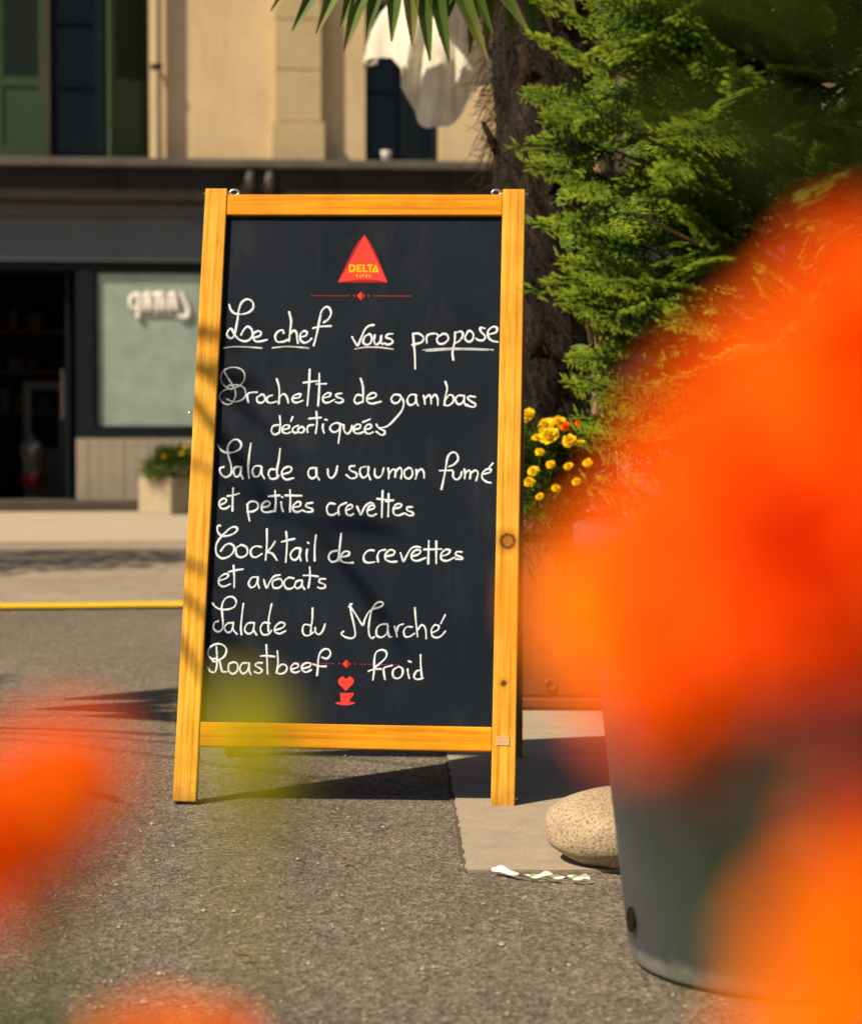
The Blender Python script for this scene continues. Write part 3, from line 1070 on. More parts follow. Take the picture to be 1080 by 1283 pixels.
write('handwriting', [
    (265, 545, 6, '75,525 110,505 112,485 85,480 60,510 70,548 105,555 140,535 / 165,400 162,480 160,572 / 122,460 165,455 210,440 / 272,520 275,570 288,645 / 268,525 300,500 345,510 350,550 315,575 270,578 / 385,545 430,535 440,508 410,500 380,530 385,572 420,582 470,572 / 480,420 485,500 480,575 / 430,462 515,455 / 525,505 530,545 540,575 / 530,465 537,470 / 592,415 595,490 592,578 / 555,455 680,458 / 615,545 665,535 670,508 645,505 615,535 620,570 650,580 685,565 / 762,510 720,518 715,540 755,555 760,575 720,580 692,570 / 930,520 890,515 868,550 880,595 915,602 945,585 / 960,600 955,560 970,530 1015,510'),
    (430, 545, 5.4, '25,510 60,495 62,478 40,475 20,500 25,535 50,545 70,535 / 95,485 110,520 122,540 145,490 180,460 205,465 / 170,510 208,498 212,480 185,480 165,510 170,540 200,548 225,535 / 268,378 265,460 262,558 / 230,432 275,438 320,440 / 308,398 308,470 305,552 / 290,450 340,442 / 340,500 385,490 395,470 365,468 342,495 345,535 375,545 410,532 / 470,488 435,490 435,510 470,525 472,542 445,545 418,530')])
write('handwriting', [
    (260, 650, 6.353, '105,55 85,60 82,95 105,130 150,138 205,122 240,90 225,65 185,75 140,115 95,165 70,220 75,280 115,315 165,305 205,270 215,225 180,198 140,215 108,258 / 270,208 232,235 235,290 275,308 318,280 315,230 275,208 / 430,225 385,220 350,245 350,290 385,308 435,280 / 475,82 475,200 465,328 / 540,182 510,230 480,262 520,280 555,330 / 628,105 635,200 625,345 / 592,185 640,172 695,160 / 740,235 695,240 662,285 680,325 715,320 742,270 745,240 / 742,240 735,290 745,335 / 795,245 790,290 795,338 / 800,190 808,196 / 865,130 855,230 855,335'),
    (400, 650, 5.4, '135,215 85,225 65,260 85,292 125,280 138,240 / 150,100 140,190 130,285 / 145,260 195,250 205,228 175,222 148,250 150,285 185,298 230,298 / 372,215 335,215 305,245 305,285 335,298 375,293 / 400,292 395,255 410,220 450,210 / 450,255 500,245 510,220 480,212 450,240 450,275 485,292 525,290 / 550,232 560,260 572,288 595,245 625,200 660,190 685,195 / 630,255 675,240 685,215 650,215 625,245 630,275 665,285 720,265 / 742,150 740,230 738,305 / 708,208 770,208 / 792,152 792,230 792,302 / 772,208 828,206 / 825,255 870,240 885,215 855,210 825,240 828,275 865,285 915,262 / 965,225 930,225 925,245 965,262 965,275 925,272')])
write('handwriting', [
    (260, 650, 6.353, '100,492 150,475 170,450 140,440 95,475 95,520 130,540 185,520 / 210,372 215,460 215,548 / 168,425 220,412 285,402 / 405,465 355,470 330,515 350,548 385,530 405,475 / 405,468 405,520 415,552 / 450,485 460,520 475,552 500,500 535,458 580,448 / 560,480 522,500 525,545 565,552 598,525 590,485 560,478 / 690,475 645,470 612,505 625,550 660,558 695,540 / 745,490 710,500 697,535 715,555 745,540 758,500 / 755,490 758,535 775,562 / 815,385 818,460 805,550 / 765,452 820,452 882,460 / 940,480 900,480 892,505 935,525 935,548 900,555 880,545')], 0.0024)
write('handwriting', [
    (255, 745, 6.353, '75,70 100,100 140,118 200,118 250,95 262,50 230,18 180,30 150,85 152,160 158,230 150,280 110,295 82,265 90,225 120,212 / 235,225 195,230 170,265 190,300 225,290 240,235 / 240,222 240,280 268,315 / 320,72 308,170 300,260 305,320 / 400,225 355,230 330,275 350,310 390,300 408,235 / 408,225 402,280 425,322 / 530,230 480,225 455,270 475,318 520,315 545,285 / 545,75 525,170 518,240 520,295 / 570,285 630,265 650,235 615,222 575,255 570,295 610,312 655,290 / 850,245 805,240 790,285 805,322 840,325 880,300 / 870,108 868,200 860,250 855,305 / 890,262 895,300 920,318 950,290 970,235'),
    (410, 745, 6.75, '140,312 120,330 150,358 205,370 238,345 230,270 210,180 195,110 195,80 / 185,105 212,78 / 195,100 230,150 265,205 302,260 320,210 355,145 400,120 450,105 475,80 455,62 415,75 380,125 362,200 352,280 358,345 380,370 400,358 / 510,250 455,255 420,290 420,345 460,362 505,330 515,265 / 512,255 515,310 525,355 545,358 / 570,270 582,310 592,358 / 590,310 605,265 645,250 / 720,275 675,275 648,310 660,355 700,355 738,330 / 742,112 750,220 765,355 / 765,300 800,258 832,290 838,372 / 885,325 935,300 945,268 910,258 882,300 890,350 930,365 970,345 1000,310 / 998,172 962,245')], 0.0023)
write('handwriting', [
    (255, 745, 6.353, '105,415 110,490 110,560 95,615 60,615 35,580 / 75,520 40,480 50,425 100,395 155,400 185,440 170,490 130,520 90,535 75,522 95,510 130,530 142,580 155,615 190,615 / 240,540 205,555 205,610 240,632 275,600 270,550 240,538 / 350,545 310,550 292,595 315,630 350,610 368,550 / 366,545 365,600 380,638 / 470,545 430,545 415,565 455,590 468,610 440,628 408,615 / 502,400 508,520 512,632 / 455,490 510,488 568,495 / 590,450 595,540 585,620 / 590,585 630,555 665,575 655,615 615,632 580,622 / 705,595 750,580 755,555 725,550 700,575 702,610 735,622 765,610 / 790,590 845,575 855,550 820,545 785,570 790,605 820,618 860,600 / 945,500 985,510 1012,475 1000,440 965,435 930,465 915,520 912,580 905,645 / 875,555 920,570 978,572'),
    (410, 745, 6.75, '400,620 450,580 498,530 500,485 460,468 415,490 400,550 398,640 388,722 / 350,648 400,632 458,630 / 490,718 480,660 485,620 550,600 / 605,610 560,640 560,695 600,710 635,680 638,630 605,608 / 680,630 685,670 695,708 / 688,562 710,572 / 790,640 755,650 735,690 750,715 785,715 810,705 / 790,510 792,600 800,690')], 0.0024)

# printed emblem, ornaments and cup
M_red = mat_plain('print_red', (0.80, 0.045, 0.032), 0.6, 0.04, 20)
M_dred = mat_plain('print_dark_red', (0.34, 0.010, 0.015), 0.6, 0.04, 20)
M_lred = mat_plain('print_fine_red', (0.24, 0.016, 0.016), 0.6, 0.2, 60)
M_yel = mat_plain('print_yellow', (0.85, 0.42, 0.0), 0.6, 0.04, 20)


def poly(b, pts, z, mi=0):
    b.cur = mi
    vs = [(*onboard(px, py, PZ), PZ + z) for px, py in pts]
    # order so the face looks at the reader
    ar = sum(vs[i][0] * vs[(i + 1) % len(vs)][1] - vs[(i + 1) % len(vs)][0] * vs[i][1] for i in range(len(vs)))
    if ar < 0:
        vs.reverse()
    b.add(vs, [tuple(range(len(vs)))])
    b.cur = 0


E1 = MB()
K = lambda pts: crop(380, 280, 6.75, pts)
poly(E1, K([(517, 96), (560, 150), (605, 235), (650, 340), (690, 440), (712, 500), (640, 498), (517, 500), (400, 498), (291, 499), (330, 420), (380, 310), (425, 220), (470, 148)]), 0.00005, 1)
poly(E1, K([(517, 98), (600, 262), (655, 375), (710, 497), (640, 482), (570, 474), (500, 472), (430, 478), (360, 487), (294, 497), (370, 370), (445, 235)]), 0.00010, 0)


def let(pl):
    for p_ in pl:
        poly(E1, K(p_), 0.00015, 2)


y0, y1 = 346, 412
# D E L T A as block polygons
let([[(387, y0), (402, y0), (402, y1), (387, y1)], [(402, y0), (425, y0), (440, 356), (446, 379), (440, 402), (425, y1), (402, y1), (402, 398), (418, 398), (430, 379), (418, 360), (402, 360)]])
let([[(452, y0), (467, y0), (467, y1), (452, y1)], [(467, y0), (496, y0), (496, 360), (467, 360)], [(467, 373), (492, 373), (492, 386), (467, 386)], [(467, 398), (496, 398), (496, y1), (467, y1)]])
let([[(503, y0), (519, y0), (519, y1), (503, y1)], [(519, 398), (545, 398), (545, y1), (519, y1)]])
let([[(540, y0), (590, y0), (586, 361), (540, 361)], [(557, 361), (573, 361), (573, y1), (557, y1)]])
let([[(606, 352), (618, 352), (640, y1), (578, y1)], [(612, 348), (626, 342), (620, 350)]])
poly(E1, K([(611, 376), (619, 400), (602, 400)]), 0.0002, 0)
cx0 = 449
for ch in 'CAFES':
    a, z_ = 431, 455
    w_ = 16
    if ch == 'C':
        let([[(cx0, a), (cx0 + 5, a), (cx0 + 5, z_), (cx0, z_)], [(cx0 + 5, a), (cx0 + w_, a), (cx0 + w_, a + 5), (cx0 + 5, a + 5)], [(cx0 + 5, z_ - 5), (cx0 + w_, z_ - 5), (cx0 + w_, z_), (cx0 + 5, z_)]])
    elif ch == 'A':
        let([[(cx0 + 6, a), (cx0 + 10, a), (cx0 + 5, z_), (cx0, z_)], [(cx0 + 10, a + 1), (cx0 + w_ + 1, z_), (cx0 + w_ - 4, z_), (cx0 + 8, a + 9)], [(cx0 + 5, z_ - 9), (cx0 + 11, z_ - 9), (cx0 + 12, z_ - 5), (cx0 + 4, z_ - 5)]])
    elif ch in 'FE':
        let([[(cx0, a), (cx0 + 5, a), (cx0 + 5, z_), (cx0, z_)], [(cx0 + 5, a), (cx0 + w_, a), (cx0 + w_, a + 5), (cx0 + 5, a + 5)], [(cx0 + 5, a + 9), (cx0 + w_ - 2, a + 9), (cx0 + w_ - 2, a + 14), (cx0 + 5, a + 14)]])
        if ch == 'E':
            let([[(cx0 + 5, z_ - 5), (cx0 + w_, z_ - 5), (cx0 + w_, z_), (cx0 + 5, z_)], [(cx0 + 7, a - 3), (cx0 + 14, a - 9), (cx0 + 16, a - 7), (cx0 + 10, a - 3)]])
    else:
        let([[(cx0, a), (cx0 + w_, a), (cx0 + w_, a + 5), (cx0, a + 5)], [(cx0, a + 5), (cx0 + 5, a + 5), (cx0 + 5, a + 14), (cx0, a + 14)], [(cx0 + 5, a + 9), (cx0 + w_, a + 9), (cx0 + w_, a + 14), (cx0 + 5, a + 14)], [(cx0 + w_ - 5, a + 14), (cx0 + w_, a + 14), (cx0 + w_, z_), (cx0 + w_ - 5, z_)], [(cx0, z_ - 5), (cx0 + w_ - 5, z_ - 5), (cx0 + w_ - 5, z_), (cx0, z_)]])
    cx0 += 26
E1.build('emblem', [M_red, M_dred, M_yel], PANEL)


def ornament(K, cx, cy, r, dots, l0, l1, sl=0.0):
    o = MB()
    poly(o, K([(cx, cy - r), (cx, cy + r), (cx - r, cy)]), 0.00006, 0)
    poly(o, K([(cx, cy - r), (cx + r, cy), (cx, cy + r)]), 0.00006, 1)
    for dx in dots:
        yy = cy + (dx - cx) * sl
        poly(o, K([(dx + 9 * math.cos(k), yy + 9 * math.sin(k)) for k in [i * math.pi / 4 for i in range(8)]]), 0.00006, 1)
    for (a, z_) in (l0, l1):
        poly(o, K([(a, cy + (a - cx) * sl - 3.5), (z_, cy + (z_ - cx) * sl - 3.5), (z_, cy + (z_ - cx) * sl + 3.5), (a, cy + (a - cx) * sl + 3.5)]), 0.00006, 2)
    o.build('ornament', [M_red, M_dred, M_lred], PANEL)


ornament(K, 490, 612, 36, (432, 553), (68, 392), (592, 915), 0.004)
K2 = lambda pts: crop(370, 800, 7.714, pts)
ornament(K2, 498, 245, 42, (428, 572), (0, 380), (618, 1005), 0.02)
c_ = MB()
poly(c_, K2([(490, 506), (420, 438), (414, 405), (432, 380), (460, 364), (490, 393)]), 0.00006)
poly(c_, K2([(490, 393), (528, 364), (550, 378), (568, 405), (562, 432), (490, 506)]), 0.00006)
c_.build('heart', M_red, PANEL)
c_ = MB()
poly(c_, K2([(433, 526), (530, 526), (530, 575), (524, 611), (441, 611)]), 0.00006)
poly(c_, K2([(530, 526), (568, 526), (562, 540), (540, 540), (530, 552)]), 0.00006)
poly(c_, K2([(568, 526), (562, 545), (528, 590), (530, 570), (550, 540)]), 0.00012)
poly(c_, K2([(388, 617), (440, 613), (530, 613), (580, 617), (568, 631), (520, 643), (480, 645), (440, 641), (402, 631)]), 0.00006)
c_.build('cup', M_red, PANEL)

# small fittings
px_, py_ = onboard(630, 928.5)
bmbox('wood_plug', px_ - 0.0125, px_ + 0.0125, py_ - 0.0085, py_ + 0.0085, -0.002, 0.0016, mat_wood('bare_pine', (0.62, 0.42, 0.25), (0.72, 0.52, 0.33), (0.45, 0.28, 0.15), 0), 0.001)
M_steel = mat_plain('zinc_steel', (0.62, 0.62, 0.60), 0.3, 0.05, 30, metallic=1.0)
for sx in (-1, 1):
    b = MB()
    cx_ = sx * (hw - BA - 0.013)
    pts = [(cx_ + 0.009 * math.cos(a), BH - 0.0035 + 0.006 * math.sin(a), -0.014) for a in [i * math.pi / 6 for i in range(13)]]
    b.tube(pts, 0.0022, 8)
    b.tube([(cx_ + sx * 0.008, BH - 0.006, -0.014), (cx_ + sx * 0.05 + sx * 0.013, BH - 0.006, -0.014)], 0.0022, 8)
    b.build('hinge', M_steel, BOARD, smooth=True)
hx, hy = onboard(237, 516)
b = MB()
b.tube([(-hw + 0.004, hy, -0.012), (-hw - 0.007, hy, -0.012), (-hw - 0.012, hy + 0.001, -0.011)], [0.0016, 0.0016, 0.003], 8)
b.build('stay_hook', M_steel, BOARD, smooth=True)

# rear frame, hinged at the top and swung back
AN = R(27.3)
HB = Matrix.Translation((0, BH - 0.012, -TH - 0.002)) @ Matrix.Rotation(AN, 4, 'X')
bh = 1.194


def backbox(name, x0, x1, y0, y1, mat, z0=-TH, z1=0.0):
    b = MB()
    b.box((x0, y0, z0), (x1, y1, z1))
    o = b.build(name, mat, BOARD, bevel=0.002)
    o.matrix_local = HB
    return o


backbox('rear_leg', -hw, -hw + BA, -bh, 0.008, M_wood_shaded)
backbox('rear_leg', hw - BA, hw, -bh, 0.008, M_wood_shaded)
backbox('rear_rail', -hw + BA + 0.0006, hw - BA - 0.0006, -0.055, -0.004, M_wood_shaded, -TH + 0.002, -0.002)
backbox('rear_rail', -hw + BA + 0.0006, hw - BA - 0.0006, -bh + 0.105, -bh + 0.15, M_wood_shaded, -TH + 0.002, -0.002)
backbox('rear_panel', -hw + BA - 0.006, hw - BA + 0.006, -bh + 0.145, -0.05, M_black, -0.016, -0.010)
# ------------------------------------------------------------------ plants: helpers
def rnd(a, b):
    return random.uniform(a, b)


def frame(d, up=Vector((0, 0, 1))):
    """x along d, z as close to up as possible"""
    d = d.normalized()
    y = up.cross(d)
    if y.length < 1e-4:
        y = Vector((0, 1, 0)).cross(d)
    y.normalize()
    z = d.cross(y)
    return Matrix((d, y, z)).transposed()


def spray_template(seed, n=15):
    """one flat, ferny conifer spray along +X: many thin cords (p0, p1, r0, r1, t0, t1)"""
    rs = np.random.RandomState(seed)
    segs = []

    def axis(p, ang, L, r, tb, te, k, droop=0.0):
        pts = [p]
        a = ang
        for i in range(k):
            a += rs.uniform(-0.10, 0.10)
            q = pts[-1] + np.array([math.cos(a), math.sin(a), -droop * (i / k)]) * (L / k)
            q[2] += rs.uniform(-0.012, 0.012) * 1.0
            pts.append(q)
        for i in range(k):
            f0, f1 = i / k, (i + 1) / k
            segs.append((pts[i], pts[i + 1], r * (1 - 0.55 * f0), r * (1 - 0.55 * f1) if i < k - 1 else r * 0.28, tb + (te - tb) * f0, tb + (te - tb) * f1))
        return pts
    main = axis(np.zeros(3), 0.0, 1.0, 0.013, 0.10, 0.85, n, 0.18)
    for i in range(1, n):
        f = i / n
        for s in (-1, 1):
            if rs.rand() < 0.12:
                continue
            L = (0.46 * (1 - f) ** 0.8 + 0.07) * rs.uniform(0.75, 1.15)
            a = s * rs.uniform(0.55, 0.85)
            k = max(3, int(L * 15))
            br = axis(main[i] + (main[i] - main[i - 1]) * rs.uniform(-0.4, 0.4), a, L, 0.0115, 0.25 + 0.2 * f, 0.95, k, 0.1)
            for j in range(1, k):
                for s2 in (-1, 1):
                    if rs.rand() < 0.15:
                        continue
                    L2 = (0.13 * (1 - j / k) + 0.05) * rs.uniform(0.7, 1.3)
                    axis(br[j], a + s2 * rs.uniform(0.5, 0.9), L2, 0.0100, 0.35 + 0.3 * j / k, 1.0, 2)
    A = [np.array([s[c] for s in segs]) for c in range(6)]
    return A


TRI = np.array([[math.cos(a), math.sin(a)] for a in (0.3, 2.394, 4.489)])


def cords_mesh(name, P0, P1, r0, r1, t0, t1, mat, parent=None):
    d = P1 - P0
    L = np.linalg.norm(d, axis=1, keepdims=True)
    d = d / np.maximum(L, 1e-9)
    ref = np.where(np.abs(d[:, 2:3]) > 0.9, np.array([[1.0, 0, 0]]), np.array([[0, 0, 1.0]]))
    a = np.cross(d, ref)
    a /= np.maximum(np.linalg.norm(a, axis=1, keepdims=True), 1e-9)
    c = np.cross(d, a)
    n = len(P0)
    V = np.zeros((n, 6, 3))
    for k in range(3):
        off = a * TRI[k, 0] + c * TRI[k, 1]
        V[:, k] = P0 + off * r0[:, None]
        V[:, 3 + k] = P1 + off * r1[:, None]
    base = (np.arange(n) * 6)[:, None]
    F = np.concatenate([base + np.array([[0, 1, 4, 3]]), base + np.array([[1, 2, 5, 4]]), base + np.array([[2, 0, 3, 5]])], 0)
    tint = np.repeat(np.stack([t0, t0, t0, t1, t1, t1], 1)[:, :, None], 1, 2).reshape(-1)
    return np_mesh(name, V.reshape(-1, 3), F, mat, parent, tint)


TEMPL = [spray_template(s) for s in (1, 2, 3, 4)]


def sprays(name, items, mat, parent=None):
    """items: (position, direction, up, length, tint shift)"""
    out = [[] for _ in range(6)]
    for i, (p, d, up, L, ts) in enumerate(items):
        A = TEMPL[i % len(TEMPL)]
        M = np.array(frame(Vector(d), Vector(up))) * L
        o = np.array(p)
        out[0].append(A[0] @ M.T + o)
        out[1].append(A[1] @ M.T + o)
        rs = 0.16 / 1.0
        out[2].append(A[2] * rs)
        out[3].append(A[3] * rs)
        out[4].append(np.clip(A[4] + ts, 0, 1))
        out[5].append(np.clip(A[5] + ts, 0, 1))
    A = [np.concatenate(o, 0) for o in out]
    return cords_mesh(name, *A, mat, parent)


def petal(b, base, d, nrm, L, W, curl=0.3, ruf=0.12, nl=4, nw=4, t0=0.5, t1=0.6, thick=None):
    """a ruffled petal: grid nl x nw, widening towards a wavy tip"""
    d = d.normalized()
    side = nrm.cross(d).normalized()
    n2 = d.cross(side)
    ph = rnd(0, 6.28)
    vs, fs, ts = [], [], []
    for i in range(nl + 1):
        f = i / nl
        w = W * (0.28 + 0.72 * math.sin(min(1.0, f * 1.15) * math.pi * 0.52)) * (1.0 if f < 0.9 else 0.86)
        for j in range(nw + 1):
            g = j / nw * 2 - 1
            wave = ruf * L * f * f * math.sin(ph + g * 4.2)
            tip = -0.10 * L * abs(g) ** 2 * f
            p = base + d * (L * f + tip) + side * (w * 0.5 * g) + n2 * (curl * L * f * f + wave - 0.10 * W * g * g)
            vs.append(p)
            ts.append(t0 + (t1 - t0) * f)
    for i in range(nl):
        for j in range(nw):
            a = i * (nw + 1) + j
            fs.append((a, a + 1, a + nw + 2, a + nw + 1))
    b.add(vs, fs, ts)


def marigold_head(b, c, nrm, r, layers=6, seed=0):
    """pompom of ruffled petals facing nrm"""
    nrm = nrm.normalized()
    a = nrm.cross(Vector((0.2, 0.1, 1))).normalized()
    e = nrm.cross(a)
    for k in range(layers):
        f = k / (layers - 1)
        cnt = int(13 - 5 * f)
        el = 0.02 + 1.25 * f ** 1.1
        L = r * (1.0 - 0.42 * f)
        for i in range(cnt):
            th = 2 * math.pi * (i + 0.5 * (k % 2)) / cnt + rnd(-0.12, 0.12)
            rad = a * math.cos(th) + e * math.sin(th)
            ee = el + rnd(-0.12, 0.12)
            d = rad * math.cos(ee) + nrm * math.sin(ee)
            up = nrm * math.cos(ee) - rad * math.sin(ee)
            base = c + rad * (0.10 * r * (1 - f)) + nrm * (0.10 * r * f)
            t = rnd(0.1, 0.75)
            petal(b, base, d, up, L * rnd(0.86, 1.08), r * rnd(0.50, 0.68), curl=rnd(-0.22, 0.05), ruf=0.09, t0=t * 0.6, t1=min(1, t + 0.25))


def calyx(b, c, nrm, r):
    nrm = nrm.normalized()
    b.tube([c - nrm * r * 0.9, c - nrm * r * 0.55, c - nrm * r * 0.15, c + nrm * r * 0.02], [r * 0.07, r * 0.20, r * 0.27, r * 0.30], 10)


def leaflet(b, base, d, nrm, L, W, t=0.5, fold=0.15, n=4):
    d = d.normalized()
    s = nrm.cross(d).normalized()
    n2 = d.cross(s)
    vs, fs, ts = [], [], []
    for i in range(n + 1):
        f = i / n
        w = W * 0.5 * (math.sin(math.pi * min(0.98, (f * 0.93 + 0.05))) ** 0.8) if i < n else W * 0.02
        mid = base + d * (L * f) - n2 * (0.22 * L * f * f)
        vs += [mid + s * w + n2 * w * fold * 2, mid, mid - s * w + n2 * w * fold * 2]
        ts += [t, t * 0.85, t]
    for i in range(n):
        a = i * 3
        fs += [(a, a + 1, a + 4, a + 3), (a + 1, a + 2, a + 5, a + 4)]
    b.add(vs, fs, ts)


def pinnate(b, base, d, L, W, pairs=6, up=Vector((0, 0, 1)), t=None):
    """feathery compound leaf of a marigold"""
    d = d.normalized()
    M = frame(d, up)
    y, z = M.col[1], M.col[2]
    pts = []
    for i in range(pairs + 2):
        f = i / (pairs + 1)
        pts.append(base + d * (L * f) - z * (0.25 * L * f * f))
    b.ct = 0.3 if t is None else t
    b.tube(pts, [0.0009] * len(pts), 4, False)
    for i in range(1, pairs + 1):
        for s in (-1, 1):
            dd = (d * 0.62 + y * s * 0.8 - z * 0.1)
            leaflet(b, pts[i], dd, z, W * (1.0 - 0.35 * abs(i / pairs - 0.45)), W * 0.27, rnd(0.2, 0.8) if t is None else t)
    leaflet(b, pts[-1], d, z, W * 0.8, W * 0.27, rnd(0.3, 0.8) if t is None else t)


def fan_leaf(b, hub, out, nrm, n, L, spread, droop=0.5, w=0.030, jitter=0.1):
    """palm fan: folded blades from a hub"""
    out = out.normalized()
    nrm = (nrm - out * nrm.dot(out)).normalized()
    side = nrm.cross(out)
    for i in range(n):
        a = (i / (n - 1) * 2 - 1) * spread + rnd(-0.03, 0.03)
        d = out * math.cos(a) + side * math.sin(a)
        l = L * (1 - 0.22 * (abs(a) / 2.2) ** 2) * rnd(1 - jitter, 1 + jitter)
        s = (nrm.cross(d)).normalized()
        t = rnd(0.25, 0.75)
        vs, fs, ts = [], [], []
        m = 7
        dr = droop * rnd(0.7, 1.3)
        tw = rnd(-0.15, 0.15)
        for k in range(m + 1):
            f = k / m
            c = hub + d * (l * f) + Vector((0, 0, -1)) * (dr * l * max(0, f - 0.3) ** 2) + s * tw * l * f * f * 0.3
            ww = w * (min(1.0, 0.25 + f * 2.2)) * (1.0 if f < 0.6 else max(0.10, 1 - ((f - 0.6) / 0.4) ** 2.4)) * 0.5
            vs += [c + s * ww + nrm * ww * 0.55, c, c - s * ww + nrm * ww * 0.55]
            tt = t + (0.12 if f < 0.8 else 0.12 + (f - 0.8) * 2.0)
            ts += [tt, tt - 0.15, tt]
        for k in range(m):
            q = k * 3
            fs += [(q, q + 1, q + 4, q + 3), (q + 1, q + 2, q + 5, q + 4)]
        b.add(vs, fs, ts)


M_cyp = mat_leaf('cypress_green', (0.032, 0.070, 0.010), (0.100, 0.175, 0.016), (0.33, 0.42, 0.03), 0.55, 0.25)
M_palm = mat_leaf('palm_green', (0.035, 0.070, 0.016), (0.10, 0.16, 0.03), (0.26, 0.22, 0.07), 0.4, 0.25)
M_leaf = mat_leaf('marigold_leaf', (0.035, 0.060, 0.008), (0.10, 0.15, 0.02), (0.18, 0.22, 0.03), 0.5, 0.3)
M_ivy = mat_leaf('broad_leaf', (0.04, 0.085, 0.012), (0.12, 0.19, 0.03), (0.2, 0.27, 0.05), 0.4, 0.3)
M_orange = mat_leaf('orange_petal', (0.80, 0.055, 0.0005), (0.91, 0.135, 0.0008), (0.95, 0.23, 0.001), 0.6, 0.30)
M_redor = mat_leaf('red_orange_petal', (0.62, 0.022, 0.0005), (0.86, 0.075, 0.0008), (0.90, 0.13, 0.001), 0.6, 0.30)
M_amber = mat_leaf('amber_petal', (0.88, 0.16, 0.0005), (0.94, 0.27, 0.001), (0.95, 0.38, 0.002), 0.6, 0.30)
M_yellow = mat_leaf('yellow_petal', (0.85, 0.52, 0.008), (0.92, 0.66, 0.012), (0.92, 0.72, 0.03), 0.6, 0.30)
M_stem = mat_leaf('green_stem', (0.06, 0.10, 0.02), (0.10, 0.15, 0.03), None, 0.5, 0.1)
M_bark = mat_plain('brown_bark', (0.10, 0.065, 0.038), 0.9, 0.3, 20, 0.004, 60)
M_soil = bpy.data.materials['soil']

# ------------------------------------------------------------------ grey pot with the conifer
PCX, PCY = 0.482, 2.69
POT = thing('plant_pot', 'tall tapered dark grey pot holding the feathery green conifer', 'pot', (PCX, PCY, 0.004))
m, t, b = nt('grey_pot')
v = coords(t)
c0 = ramp(t, tex_noise(t, coords(t, scale=(1, 1, 0.25)), 9, 5, 0.65), [(0.3, (0.034, 0.040, 0.050)), (0.7, (0.052, 0.059, 0.070))])
# pale scuffed band along the foot
sep = t.nodes.new('ShaderNodeSeparateXYZ')
t.links.new(v, sep.inputs[0])
ad = t.nodes.new('ShaderNodeMath')
ad.operation = 'MULTIPLY_ADD'
t.links.new(tex_noise(t, v, 45, 5, 0.7), ad.inputs[0])
ad.inputs[1].default_value = 0.030
t.links.new(sep.outputs[2], ad.inputs[2])
foot = ramp(t, ad.outputs[0], [(0.022, (0.85,) * 3), (0.044, (0.0,) * 3)])
c0 = mix(t, foot, c0, (0.25, 0.245, 0.22))
vo = N(t, 'ShaderNodeTexVoronoi')
vo.inputs['Scale'].default_value = 70
t.links.new(v, vo.inputs['Vector'])
sp = mix(t, 1.0, ramp(t, vo.outputs['Distance'], [(0.04, (1, 1, 1)), (0.09, (0, 0, 0))]), ramp(t, vo.outputs['Color'], [(0.92, (0, 0, 0)), (0.95, (1, 1, 1))]), 'MULTIPLY')
c0 = mix(t, sp, c0, (0.24, 0.23, 0.21))
t.links.new(c0, b.inputs['Base Color'])
b.inputs['Roughness'].default_value = 0.40
b.inputs['Specular IOR Level'].default_value = 0.5
bump(t, b, tex_noise(t, v, 260, 3), 0.0006)
PH = 0.57
b = MB()
rb, rt_ = 0.222, 0.282
prof = [(0.0, 0.0), (rb - 0.006, 0.0), (rb, 0.005), (rb + 0.002, 0.02)]
for i in range(1, 13):
    f = i / 12
    prof.append((rb + 0.002 + (rt_ - rb) * f, 0.02 + (PH - 0.06) * f))
prof += [(rt_ + 0.014, PH - 0.035), (rt_ + 0.016, PH - 0.004), (rt_ + 0.010, PH), (rt_ - 0.004, PH), (rt_ - 0.008, PH - 0.05), (rt_ - 0.02, PH - 0.06)]
b.lathe(prof, 72, cap=False)
b.build('body', m, POT, smooth=True)
# drain hole near the foot: flat rusty disc, the hole's shade in its colour
q = P(787.5, 1176, 2.73) - Vector((PCX, PCY, 0.004))
ha = math.atan2(q.y, q.x) + 0.40
b = MB()
rr = rb + 0.002 + (rt_ - rb) * (0.06 / (PH - 0.06))
hc = Vector((math.cos(ha), math.sin(ha), 0)) * (rr + 0.0006) + Vector((0, 0, 0.062))
tg = Vector((-math.sin(ha), math.cos(ha), 0))
vs = [hc + Vector((0, 0, 0.015 * math.sin(a))) + tg * 0.012 * math.cos(a) for a in [i * math.pi / 10 for i in range(20)]]
b.add([p + Vector((math.cos(ha), math.sin(ha), 0)) * 0.0008 for p in vs], [tuple(range(20))])
b.tube([p + Vector((math.cos(ha), math.sin(ha), 0)) * 0.0006 for p in vs] + [vs[0]], 0.0016, 6, False)
b.build('drain_hole', mat_plain('rusty_hole_shade', (0.016, 0.006, 0.003), 0.9, 0.5, 200), POT)
b = MB()
b.lathe([(0.0, PH - 0.055), (0.1, PH - 0.05), (rt_ - 0.022, PH - 0.058)], 32, cap=False)
b.build('soil', M_soil, POT, smooth=True)

CY = thing('conifer', 'feathery green conifer with drooping sprays growing in the tall dark grey pot', 'conifer', (PCX, PCY, PH - 0.05))
co = Vector(CY.location)
b = MB()
b.tube([(0, 0, 0), (0.01, 0.01, 0.3), (-0.01, 0.0, 0.7), (0.0, 0.01, 1.2), (0, 0, 1.75)], [0.035, 0.03, 0.024, 0.015, 0.004], 10)
its = []
tw = MB()


